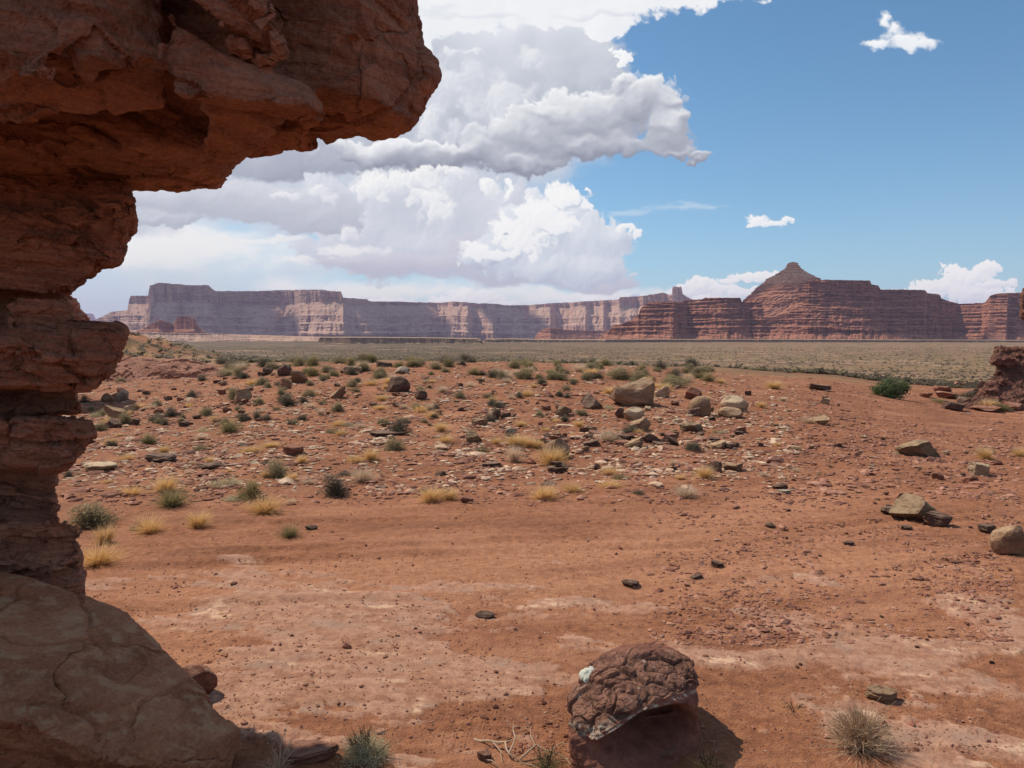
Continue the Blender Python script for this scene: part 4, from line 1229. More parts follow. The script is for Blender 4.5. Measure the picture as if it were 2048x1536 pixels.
def place_big():
    for (px, py, w, h, kind, seed, mat, tilt, label) in BIG:
        res = 4 if w > 24 else 3
        rock(px, py, w * 1.08, h * 1.08, kind, seed, mat, tilt=tilt, label=label, res=res, cat='boulder' if w > 30 else 'stone', name='boulder' if w > 30 else 'stone')
    # stack of three flat rocks in front of the yellow tuft
    st = [(1116, 946, 44, 12, 'flat dark rock at the bottom of the little stack by the yellow tuft', 0, 'slab', 81),
          (1122, 937, 26, 9, 'small flat rock with a pale rim, middle of the little stack', 9, 'round', 82),
          (1113, 930, 24, 7, 'dark flat rock on top of the little stack by the yellow tuft', 15, 'slab', 83)]
    p, d = hit(1116, 946)
    for (px, py, w, h, lab, up, kind, seed) in st:
        o = bpy.data.objects.new('stacked_stone', rock_mesh(kind, seed, 'dark', 3))
        C.objects.link(o)
        wm = w / FPX * d
        o.location = (p[0] + (px - 1116) / FPX * d, p[1] + 0.15, p[2] - 0.01 + up / FPX * d)
        o.scale = (wm, wm * 0.8, h / FPX * d)
        tag(o, lab, 'stone')


place_big()


def scatter_rocks():
    rng = np.random.RandomState(5)
    zones = [
        # px0, px1, row0, row1, count, size px (min,max), mats, group label
        (150, 520, 770, 860, 46, (8, 22), ('tan', 'red', 'dark', 'red'), 'loose angular stones strewn on the left rubble slope near the pillar'),
        (430, 760, 745, 830, 46, (8, 22), ('red', 'red', 'dark', 'tan'), 'loose angular stones strewn around the rock pile on the left of the crest'),
        (760, 1180, 760, 880, 50, (8, 20), ('tan', 'red', 'red', 'dark'), 'small pale and red stones littering the middle of the rubble slope'),
        (1180, 1560, 775, 905, 46, (8, 20), ('red', 'tan', 'pale', 'dark'), 'broken stones littering the ground around the tan boulder group'),
        (1560, 2040, 860, 1060, 46, (8, 18), ('red', 'tan', 'pale', 'dark'), 'flat stones scattered over the right slope'),
        (1080, 1480, 862, 904, 30, (18, 46), ('red', 'dark', 'tan', 'red'), 'flat broken slabs of the low ledge below the tan boulder group'),
        (1500, 1760, 780, 860, 16, (6, 12), ('red', 'tan', 'pale'), 'small stones dotting the bare red slope right of centre'),
        (1300, 2040, 1060, 1400, 16, (7, 13), ('dark', 'red'), 'small dark stones on the lower right dirt'),
    ]
    tot = 0
    for (x0, x1, y0, y1, n, sz, mats, lab) in zones:
        for i in range(n):
            px, py = rng.uniform(x0, x1), rng.uniform(y0, y1)
            w = sz[0] + (sz[1] - sz[0]) * rng.rand() ** 2.0
            kind = ('slab', 'angular', 'flaky')[rng.randint(3)] if w < 24 else 'slab'
            rock(px, py, w, w * (rng.uniform(0.3, 0.55) if w < 24 else rng.uniform(0.18, 0.30)), kind, 100 + rng.randint(5), mats[rng.randint(len(mats))], rot=rng.uniform(0, 360), tilt=(rng.uniform(-12, 12), rng.uniform(-12, 12)),
                 label=lab, group=lab.replace('littering', 'on').split(' strewn')[0] if False else lab, name='loose_stone', cat='stone', res=3, sink=0.3)
            tot += 1
    return tot


scatter_rocks()


def gravel():
    """uncountable chips and pebbles: one mesh"""
    rng = np.random.RandomState(11)
    shapes = []
    for k in range(8):
        p, f = rock_shape(('slab', 'angular')[k % 2], 200 + k, 2)
        bm = bmesh.new(); bmesh.ops.create_icosphere(bm, subdivisions=1, radius=0.5)
        v = np.array([q.co[:] for q in bm.verts]); f = np.array([[a.index for a in q.verts] for q in bm.faces]); bm.free()
        v = v * (1 + 0.35 * rng.randn(len(v), 1)).clip(0.6, 1.5)
        shapes.append((v, f))

    def make(name, P, S, H, mat, lab):
        V = []; F = []; base = 0
        for i in range(len(P)):
            v, f = shapes[rng.randint(8)]
            a = rng.uniform(0, 2 * PI); ca, sa = math.cos(a), math.sin(a)
            s = S[i]
            w = v * (s, s * rng.uniform(0.5, 0.9), s * H * rng.uniform(0.6, 1.3))
            w = np.stack([w[:, 0] * ca - w[:, 1] * sa, w[:, 0] * sa + w[:, 1] * ca, w[:, 2]], 1) + P[i] + (0, 0, s * H * 0.15)
            V.append(w); F.append(f + base); base += len(v)
        me = mesh_np(name, np.concatenate(V), np.concatenate(F), False)
        o = link(name, me, mat)
        o['kind'] = 'stuff'
        o['label'] = lab
        o['category'] = 'gravel'

    def pts(n, x0, x1, y0, y1, clump=True):
        px = rng.uniform(x0, x1, n * 3); py = y0 + (y1 - y0) * (rng.rand(n * 3) if y1 > 1000 else rng.beta(1.1, 1.7, n * 3) * 1.35)
        # intersect with a flat ground, then drop to the surface
        y = 3.0 * FPX / (py - 668)
        y = np.minimum(y, 60)
        x = (px - 1024) / FPX * y
        if clump:
            k = fbm2(x / 1.6, y / 1.6, 3, seed=44) + 0.42 * rng.randn(n * 3)
            ok = np.argsort(-k)[:n]
            x, y = x[ok], y[ok]
        else:
            x, y = x[:n], y[:n]
        return np.stack([x, y, ground_z(x, y)], 1), y

    m1, T = new_mat('gravel_red')
    n = T.noise(T.node('ShaderNodeNewGeometry').outputs['Position'], 3.0, 3, 0.7)
    finish(T, T.ramp(n, [(0.3, (0.15, 0.06, 0.04)), (0.5, (0.27, 0.12, 0.08)), (0.65, (0.40, 0.22, 0.15))]), 0.95)
    m2, T = new_mat('gravel_pale')
    n = T.noise(T.node('ShaderNodeNewGeometry').outputs['Position'], 2.0, 3, 0.7)
    finish(T, T.ramp(n, [(0.3, (0.28, 0.16, 0.10)), (0.5, (0.45, 0.30, 0.20)), (0.65, (0.58, 0.43, 0.31))]), 0.95)
    P, y = pts(19000, 100, 2048, 752, 950)
    make('gravel', P, np.exp(rng.normal(-2.45, 0.5, len(P))), 0.30, m1, 'red stone chips covering the rubble slope')
    P, y = pts(7500, 120, 1600, 757, 930)
    make('pale_gravel', P, np.exp(rng.normal(-2.25, 0.5, len(P))), 0.26, m2, 'pale sandstone chips strewn over the rubble slope')
    P, y = pts(4200, 1300, 2048, 820, 1300)
    make('slope_gravel', P, np.exp(rng.normal(-3.1, 0.45, len(P))), 0.35, m1, 'red chips scattered over the right hand dirt')
    P, y = pts(15000, 150, 2048, 930, 1536)
    make('grit', P, np.exp(rng.normal(-4.45, 0.6, len(P))), 0.5, m1, 'fine dark grit on the open dirt and bedrock')
    P, y = pts(260, 150, 2048, 950, 1536, False)
    make('white_chips', P, np.exp(rng.normal(-4.2, 0.35, len(P))), 0.5, m2, 'tiny whitish chips on the open dirt')


gravel()


# ---------------------------------------------------------------- outcrops: slickrock mound on the left, dark ledges on the right
def outcrops():
    # slickrock mound, left
    def B(px0, px1, r0, r1, d0, d1, round_=6):
        return Hl((px0, r0 + 4, d0 + 1.0), (px0 + round_, r0, d0 + 1.2), (px1 - round_, r0, d0 + 1.2), (px1, r0 + 6, d0 + 1.0), (px1 + 4, r1, d0), (px0 - 4, r1, d0), (px0, r1, d1), (px1, r1, d1), (px0, r0 + 2, d1), (px1, r0 + 2, d1))
    hs = [Hl((60, 735, 47), (200, 722, 47.2), (250, 716, 48), (300, 716, 48), (318, 726, 47), (322, 768, 45), (60, 790, 43.5), (240, 776, 44.2), (60, 720, 53), (315, 722, 53), (200, 770, 54)),
          Hl((318, 728, 46.8), (326, 720, 48), (360, 718, 48), (405, 724, 48), (430, 734, 47.6), (452, 748, 47), (440, 756, 46), (400, 766, 45.6), (320, 772, 45.2), (330, 740, 45.9), (400, 742, 46.2), (330, 722, 53), (430, 738, 52), (360, 762, 53))]
    me = fused('slickrock_mound', hs, 0.10, 1, 1)
    weather(me, 0.20, 0.07, 0.025, 0.05, 1.6, (0, 0), seed=31, chips=0.10)
    o = link('slickrock_mound', me, M_SLICK)
    tag(o, 'smooth salmon red slickrock mound behind the rubble just right of the pillar', 'rock mound')
    # right hand ledges
    root = bpy.data.objects.new('ledge_outcrop', None)
    C.objects.link(root)
    root.location = (32, 44, -1)
    tag(root, 'dark brown stack of broken ledges on the slope at the right edge', 'rock outcrop')
    inv = Matrix.Translation((-32, -44, 1))
    L = [(1990, 2200, 694, 712, 46), (1984, 2200, 708, 728, 45.6), (1996, 2200, 724, 745, 45), (2004, 2200, 742, 760, 44.4), (1990, 2030, 712, 724, 44.8), (2020, 2200, 756, 785, 43.5), (1984, 2012, 752, 768, 43.6), (1972, 1996, 764, 782, 43.0)]
    hs = [B(a, b, c, d, e, e + 4) for (a, b, c, d, e) in L]
    hs.append(Hl((1975, 770, 44.5), (2200, 745, 45), (2300, 900, 38), (1900, 828, 41), (1930, 806, 43), (2300, 800, 50), (1950, 800, 50), (2100, 870, 50)))
    hs.append(Hl((1990, 735, 46), (2200, 690, 46), (2300, 850, 40), (1950, 830, 42.5), (1965, 800, 44), (2300, 700, 52), (1985, 800, 50), (2100, 850, 50)))
    me = fused('ledges', hs, 0.09, 1, 1)
    weather(me, 0.22, 0.18, 0.04, 0.10, 2.6, (0.03, 0), seed=36, chips=0.15)
    o = link('ledges', me, RM_LEDGE, root)
    o.matrix_parent_inverse = inv
    # slump slope of red dirt and boulders below
    lst = [(1975, 778, 34, 18, 'angular', 90, 'dark', 'dark boulder fallen at the left foot of the ledge outcrop'), (1955, 792, 24, 14, 'round', 91, 'dark', 'brown rounded boulder halfway down the slope under the ledges'),
           (2010, 800, 30, 16, 'angular', 92, 'red', 'red block lying under the dark ledges at the right edge'), (1890, 785, 36, 12, 'flaky', 93, 'red', 'flat red ledge rock right of the green bush'),
           (1900, 798, 44, 12, 'flaky', 94, 'red', 'low red ledge rock between the green bush and the ledge outcrop'), (1935, 808, 30, 14, 'round', 95, 'dark', 'dark rounded rock with scrub around it under the ledge outcrop'),
           (1858, 796, 26, 10, 'slab', 96, 'red', 'small red slab just right of the green bush'), (1985, 825, 60, 10, 'flaky', 97, 'red', 'long low red ledge at the bottom of the right slope'),
           (2035, 822, 34, 16, 'angular', 98, 'red', 'red block beside the dry scrub at the right edge'), (1925, 775, 26, 10, 'slab', 99, 'red', 'thin red slab on the upper slope left of the ledges')]
    for (px, py, w, h, kind, seed, mat, lab) in lst:
        rock(px, py, w, h, kind, seed, mat, label=lab, res=3, tilt=(0, (seed % 5 - 2) * 4))
    # piece of wall poking in at the right edge above the ledges
    hs = [Hl((2044, 590, 46), (2046, 575, 46.5), (2120, 570, 46.5), (2120, 720, 46), (2040, 632, 46), (2041, 605, 45.6), (2060, 640, 45.5), (2046, 580, 50), (2120, 690, 50), (2046, 630, 50))]
    me = fused('wall_corner', hs, 0.12, 1, 1)
    weather(me, 0.15, 0.12, 0.03, 0.08, 2.0, seed=39)
    o = link('wall_corner', me, RM_LEDGE, root)
    o.matrix_parent_inverse = inv
    # red ledged knob behind the pillar on the left
    hs = [Hl((60, 600, 30), (138, 590, 30), (148, 600, 30), (152, 625, 30), (168, 640, 30.5), (186, 665, 31), (190, 690, 31), (60, 700, 30), (60, 600, 34), (150, 600, 34), (190, 680, 35)),
          Hl((150, 632, 31), (170, 628, 31), (182, 640, 31.2), (186, 660, 31.4), (150, 670, 31), (160, 640, 34), (180, 660, 34)),
          Hl((100, 655, 29), (190, 652, 29.4), (214, 662, 29.8), (222, 676, 30), (230, 735, 29.6), (60, 760, 28), (100, 660, 34), (215, 665, 34), (225, 730, 34))]
    me = fused('background_crag', hs, 0.07, 1, 1)
    weather(me, 0.14, 0.12, 0.03, 0.10, 3.0, seed=41, chips=0.08)
    o = link('background_crag', me, M_SLICK)
    tag(o, 'red stepped crag peeking out behind the right side of the pillar', 'crag')


M_SLICK = mat_sandstone('salmon_slickrock', base=(0.33, 0.135, 0.085), light=(0.43, 0.20, 0.13), dark=(0.21, 0.09, 0.06), dust=(0.38, 0.22, 0.15), zsc=1.4, dusty=0.4)
RM_LEDGE = mat_sandstone('ledge_rock', base=(0.135, 0.058, 0.042), light=(0.24, 0.105, 0.072), dark=(0.07, 0.032, 0.025), dust=(0.22, 0.12, 0.085), zsc=2.2, dusty=0.5)
outcrops()


# ---------------------------------------------------------------- the knobbly boulder in front
def near_boulder():
    hs = [Hl((1142, 1395, 5.62), (1150, 1370, 5.66), (1175, 1338, 5.75), (1205, 1308, 5.85), (1245, 1290, 5.9), (1300, 1286, 5.92), (1345, 1296, 5.9), (1380, 1318, 5.85), (1386, 1350, 5.75), (1390, 1385, 5.55), (1398, 1410, 5.5),
             (1250, 1400, 5.18), (1190, 1400, 5.3), (1330, 1395, 5.25), (1150, 1440, 5.22), (1180, 1485, 5.05), (1230, 1480, 5.05), (1280, 1440, 5.1), (1370, 1412, 5.3), (1150, 1400, 6.2), (1390, 1390, 6.2), (1240, 1310, 6.25)),
          Hl((1138, 1440, 5.25), (1140, 1475, 5.15), (1146, 1570, 5.15), (1200, 1590, 4.98), (1245, 1500, 5.02), (1320, 1420, 5.22), (1398, 1412, 5.45), (1400, 1465, 5.45), (1392, 1510, 5.45), (1388, 1560, 5.5), (1300, 1580, 5.15), (1150, 1480, 6.1), (1392, 1480, 6.1), (1270, 1560, 6.0), (1260, 1490, 5.3))]
    me = fused('knobbly_boulder', hs, 0.011, 1, 2)
    v, n = vn(me)
    x, y, z = v.T
    d = 0.022 * fbm3(x * 4, y * 4, z * 4, 4, seed=50) + 0.008 * fbm3(x * 22, y * 22, z * 22, 4, seed=51) + 0.012 * fbm3(x * 3, y * 3, z * 26 - x * 8, 3, seed=52)
    # position in the picture helps to lay out crust, pale seam and hollow
    px = 1024 + FPX * x / y; row = 668 - FPX * (z - 3) / y
    seam = np.interp(px, [1120, 1150, 1165, 1200, 1240, 1290, 1340, 1400], [1455, 1475, 1490, 1500, 1478, 1440, 1425, 1400])
    crust = sst(seam - row, 2, 12) * sst(row, 1302 , 1340) * (n[:, 1] < 0.4)
    # cracked plates: cellular pattern by hand
    cells = np.random.RandomState(3).rand(520, 3) * (1.1, 1.3, 1.2) + (x.min() - 0.05, y.min() - 0.05, z.min() - 0.05)
    wv = v + 0.055 * np.stack([n3(x * 9, y * 9, z * 9), n3(x * 9 + 40, y * 9, z * 9), n3(x * 9, y * 9 + 40, z * 9)], -1)
    tiltm = wv[:, 2] * 1.35 - wv[:, 0] * 0.35
    wv = np.stack([wv[:, 0], wv[:, 1], tiltm], 1); cw = np.stack([cells[:, 0], cells[:, 1], cells[:, 2] * 1.35 - cells[:, 0] * 0.35], 1)
    f1 = np.empty(len(v), np.float32); f2 = np.empty(len(v), np.float32); idc = np.empty(len(v), np.int32)
    for s in range(0, len(v), 20000):
        dd = np.linalg.norm(wv[s:s + 20000, None] - cw[None], axis=2)
        o_ = np.argpartition(dd, 1, axis=1)[:, :2]
        a = np.take_along_axis(dd, o_, 1)
        k = a.argmin(1)
        f1[s:s + 20000] = a.min(1); f2[s:s + 20000] = a.max(1)
        idc[s:s + 20000] = o_[np.arange(len(k)), k]
    edge = f2 - f1
    hgt = np.random.RandomState(4).rand(len(cells))[idc]
    big_ = n3(x * 7, y * 7, z * 10) + 0.5 * n3(x * 15, y * 15, z * 22)
    plate = sst(edge, 0.0, 0.028) * (0.3 + 1.3 * hgt) * 0.022 + 0.012 * big_ - 0.008 * (1 - sst(np.abs(n3(x * 18, y * 18, z * 26)), 0, 0.09))
    d = d + crust * (plate - 0.006) + 0.006 * sst(seam - row, 0, 5)
    # hollow under the right part
    hol = np.exp(-(((px - 1305) / 76) ** 2 + ((row - (1503 - 0.18 * (px - 1305))) / 50) ** 2) ** 1.4) * (n[:, 1] < 0.2) * sst(row - seam, 4, 26)
    v = v + n * d[:, None]
    v[:, 1] += 0.60 * hol
    put_verts(me, v)
    for an, av in (('crust', crust), ('crack', crust * (1 - sst(edge, 0.0, 0.02))), ('seam', np.exp(-((row - seam - 2) / 4.0) ** 2) * (n[:, 1] < 0.5) + 0.9 * np.exp(-(((px - 1195) / 34) ** 2 + ((row - (seam - 12)) / 14) ** 2) ** 2))):
        at = me.attributes.new(an, 'FLOAT', 'POINT')
        at.data.foreach_set('value', np.ascontiguousarray(av, np.float32))
    m, T = new_mat('knobbly_boulder_stone')
    P = T.node('ShaderNodeNewGeometry').outputs['Position']
    n1 = T.noise(P, 9, 6, 0.65)
    c = T.mix(T.sm(n1, 0.35, 0.65), (0.15, 0.060, 0.040), (0.25, 0.105, 0.068))
    cc = T.mix(T.sm(n1, 0.35, 0.62), (0.125, 0.058, 0.040), (0.24, 0.118, 0.080))
    c = T.mix(attr(T, 'crust'), c, cc)
    c = T.mix(T.m('MULTIPLY', T.m('MULTIPLY', attr(T, 'crust'), T.sm(T.noise(P, 13, 4, 0.6), 0.60, 0.68)), 0.7), c, (0.38, 0.30, 0.24))
    c = T.mix(T.m('MULTIPLY', attr(T, 'crack'), 0.6), c, (0.07, 0.04, 0.03))
    c = T.mix(T.m('MULTIPLY', attr(T, 'seam'), T.sm(T.noise(P, 22, 5, 0.7), 0.46, 0.58)), c, (0.50, 0.42, 0.33))
    finish(T, c, 0.9, bump(T, T.noise(P, 32, 8, 0.75), 0.016, 1.0), 0.2)
    root = bpy.data.objects.new('knobbly_boulder', None)
    C.objects.link(root)
    root.location = (0.85, 5.5, 0)
    tag(root, 'near boulder with knobbly cracked crust, a pale seam and a dark hollow beneath', 'boulder')
    inv = Matrix.Translation((-0.85, -5.5, 0))
    o = link('body', me, m, root)
    o.matrix_parent_inverse = inv
    # round grey lichen patch on the upper left shoulder
    k = 40
    V = []
    c0 = W(1169, 1337, 5.62)
    # find nearest skin point
    i = int(np.argmin(np.linalg.norm(v - c0, axis=1)))
    vv, nn = vn(me)
    cen, nor = vv[i], nn[i] * 0.5 + np.array((-0.2, -0.75, 0.5)) * 0.5
    nor = nor / np.linalg.norm(nor)
    a1 = np.cross(nor, (0, 0, 1)); a1 /= np.linalg.norm(a1); a2 = np.cross(nor, a1)
    for ring, (rr, hh) in enumerate(((0.0, 0.016), (0.02, 0.014), (0.036, 0.013), (0.050, 0.008), (0.058, -0.012))):
        for q in range(k):
            a = q / k * 2 * PI
            r_ = rr * (1 + 0.13 * math.sin(3 * a + 1) + 0.06 * math.sin(7 * a))
            V.append(cen + a1 * r_ * math.cos(a) + a2 * r_ * 1.15 * math.sin(a) + nor * (hh + 0.003 * math.sin(a * 9 + ring)))
    me2 = mesh_np('lichen', np.array(V), grid_faces(5, k, wrap=True), True)
    m2, T = new_mat('grey_lichen')
    P = T.node('ShaderNodeNewGeometry').outputs['Position']
    finish(T, T.mix(T.noise(P, 60, 4, 0.7), (0.36, 0.37, 0.32), (0.62, 0.63, 0.56)), 0.95, bump(T, T.noise(P, 120, 3), 0.004))
    o = link('lichen', me2, m2, root)
    o.matrix_parent_inverse = inv
    # small reddish rock half hidden behind the lower left slab
    rock(372, 1404, 90, 64, 'round', 64, 'red', tilt=(0, 8), label='small rounded brown rock half hidden behind the lower left slab', depth=0.8, sink=0.25)
    rock(610, 1534, 130, 20, 'slab', 85, 'red', tilt=(0, -6), label='thin red slab edge under the sage bush at the bottom', name='stone', cat='stone', depth=0.5)
    rock(968, 1524, 30, 12, 'slab', 86, 'red', label='small pink flat stone left of the dead branches', name='stone', cat='stone', res=3)
    rock(1330, 1530, 60, 22, 'slab', 87, 'red', label='flat reddish stone at the foot of the knobbly boulder', name='stone', cat='stone', res=3)
    rock(602, 1502, 26, 10, 'slab', 88, 'red', label='small pinkish stone left of the sage bush', name='stone', cat='stone', res=3)


near_boulder()


# ---------------------------------------------------------------- plants
def leaf_mat(name, a, b, tip=None):
    m, T = new_mat(name)
    rnd = T.node('ShaderNodeObjectInfo').outputs['Random']
    P = T.node('ShaderNodeTexCoord').outputs['Object']
    n = T.noise(P, 6.0, 3, 0.6)
    c = T.mix(T.sm(n, 0.35, 0.65), a, b)
    c = T.mix(T.m('MULTIPLY', rnd, 0.45), c, tuple(x * 0.62 for x in a))
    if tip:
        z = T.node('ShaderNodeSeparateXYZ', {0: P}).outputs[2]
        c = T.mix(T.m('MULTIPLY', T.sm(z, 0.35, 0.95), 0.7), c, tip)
    finish(T, c, 0.8, None, 0.15, 0.35)
    return m


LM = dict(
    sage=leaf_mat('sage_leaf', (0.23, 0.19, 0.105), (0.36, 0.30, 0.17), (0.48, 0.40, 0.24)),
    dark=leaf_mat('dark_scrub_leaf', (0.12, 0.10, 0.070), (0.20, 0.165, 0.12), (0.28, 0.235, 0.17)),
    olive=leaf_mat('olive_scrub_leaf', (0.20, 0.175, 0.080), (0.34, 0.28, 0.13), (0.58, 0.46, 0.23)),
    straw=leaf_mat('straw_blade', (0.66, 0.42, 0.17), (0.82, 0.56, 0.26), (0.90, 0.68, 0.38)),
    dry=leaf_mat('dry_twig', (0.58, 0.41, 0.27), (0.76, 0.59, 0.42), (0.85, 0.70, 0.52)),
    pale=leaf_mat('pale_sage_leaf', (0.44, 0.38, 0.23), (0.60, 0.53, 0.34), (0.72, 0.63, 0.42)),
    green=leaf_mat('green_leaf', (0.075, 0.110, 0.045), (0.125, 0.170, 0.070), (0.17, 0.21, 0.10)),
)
STEM = leaf_mat('woody_stem', (0.12, 0.08, 0.055), (0.20, 0.15, 0.11))


def blades(rng, n, rad, h, spread, w, droop=0.25, base=0.12, up=0.6, kink=0.0):
    """thin curved strips: returns verts, faces (quads)"""
    a = rng.uniform(0, 2 * PI, n)
    tilt = np.abs(rng.normal(0, spread, n)).clip(0, 1.45)
    L = h * rng.uniform(0.55, 1.1, n)
    b = rng.uniform(0, 1, n) ** 0.5 * base
    ba = a + rng.normal(0, 0.8, n)
    p0 = np.stack([np.cos(ba) * b, np.sin(ba) * b, np.zeros(n)], 1)
    d0 = np.stack([np.cos(a) * np.sin(tilt), np.sin(a) * np.sin(tilt), np.cos(tilt)], 1)
    side = np.cross(d0, rng.randn(n, 3)); side /= np.linalg.norm(side, axis=1)[:, None] + 1e-6
    seg = 4
    V = np.zeros((n, seg, 2, 3))
    for k in range(seg):
        s = k / (seg - 1)
        q = p0 + d0 * (L * s)[:, None] + np.stack([np.cos(a), np.sin(a), -np.ones(n)], 1) * (droop * L * s * s)[:, None] * 0.6 + rng.randn(n, 3) * kink * s
        ww = w * (1 - 0.85 * s)
        V[:, k, 0] = q - side * ww / 2
        V[:, k, 1] = q + side * ww / 2
    V[..., :2] *= rad
    idx = np.arange(n * seg * 2).reshape(n, seg, 2)
    F = np.stack([idx[:, :-1, 0], idx[:, :-1, 1], idx[:, 1:, 1], idx[:, 1:, 0]], -1).reshape(-1, 4)
    V[..., 2] = np.maximum(V[..., 2], -0.02)
    return V.reshape(-1, 3), F


def leaves(rng, n, size, shell=0.55, flat=1.0, clumps=14):
    """small leaf quads in ragged clumps filling a dome of unit height and about unit width"""
    cc = rng.randn(clumps, 3); cc[:, 2] = np.abs(cc[:, 2])
    cc /= np.linalg.norm(cc, axis=1)[:, None]
    cc *= rng.uniform(shell, 1.0, (clumps, 1)) * (0.40, 0.40, 0.78 * flat)
    k = rng.randint(clumps, size=n)
    c = cc[k] + rng.randn(n, 3) * (0.105, 0.105, 0.12)
    c[:, 2] = np.abs(c[:, 2]) + 0.02
    t = rng.randn(n, 3); t /= np.linalg.norm(t, axis=1)[:, None]
    t[:, 2] = np.abs(t[:, 2]) * 0.9 + 0.2
    s = np.cross(t, rng.randn(n, 3)); s /= np.linalg.norm(s, axis=1)[:, None] + 1e-6
    L = size * rng.uniform(0.6, 1.5, n)[:, None]
    V = np.stack([c - s * L * 0.22, c + s * L * 0.22, c + s * L * 0.10 + t * L, c - s * L * 0.10 + t * L], 1)
    F = np.arange(n * 4).reshape(n, 4)
    return V.reshape(-1, 3), F


def join(parts):
    V = []; F = []; b = 0
    for v, f in parts:
        V.append(v); F.append(f + b); b += len(v)
    return np.concatenate(V), np.concatenate(F)


PM = {}


def plant_mesh(kind, k, mat):
    key = (kind, k, mat)
    if key in PM:
        return PM[key]
    rng = np.random.RandomState(sum(ord(c) for c in kind) * 7 + k)
    if kind == 'shrub':
        v, f = join([blades(rng, 420, 1.0, 0.62, 0.75, 0.012, 0.12, 0.10, kink=0.03), leaves(rng, 1500, 0.055, clumps=18)])
    elif kind == 'tuft':
        sp = (0.42, 0.6, 0.3, 0.75, 0.5)[k % 5]
        v, f = join([blades(rng, (520, 300, 380, 240, 640)[k % 5], 1.0, 1.1, sp, 0.018, 0.22, 0.17, kink=0.02), blades(rng, 200, 1.0, 0.75, 0.95, 0.018, 0.30, 0.24, kink=0.02), blades(rng, 70, 1.0, 1.35, sp * 0.9, 0.014, 0.15, 0.15, kink=0.04)])
        v = v * (1.0, 1.0, 1.0) + np.stack([0.10 * v[:, 2] * (k % 3 - 1), 0 * v[:, 2], 0 * v[:, 2]], 1)
    elif kind == 'low':
        v, f = join([blades(rng, 240, 1.1, 0.42, 1.05, 0.012, 0.2, 0.26, kink=0.03), leaves(rng, 900, 0.045, flat=0.5, clumps=16)])
    elif kind == 'far':
        v, f = join([leaves(rng, 420, 0.11, clumps=14), blades(rng, 60, 1.0, 0.7, 0.7, 0.02, 0.1, 0.1)])
    me = mesh_np(kind + '_plant', v, f, False)
    me.materials.append(LM[mat])
    PM[key] = me
    return me


def plant(px, py, w, h, kind='shrub', k=0, mat='sage', label=None, group=None, rot=0, name=None, cat=None):
    p, d = hit(px, py)
    wm = w / FPX * d
    hm = h / FPX * d
    o = bpy.data.objects.new(name or ('grass_tuft' if kind == 'tuft' else 'desert_shrub'), plant_mesh(kind, k, mat))
    C.objects.link(o)
    q = (p[0], p[1] + wm * 0.2)
    o.location = (q[0], q[1], float(ground_z(*q)) - 0.01)
    o.scale = (wm * 1.05, wm * 1.05, hm * 1.12)
    o.rotation_euler = (0, 0, R(rot))
    if label:
        tag(o, label, cat or ('grass' if kind == 'tuft' else 'shrub'), group)
    return o


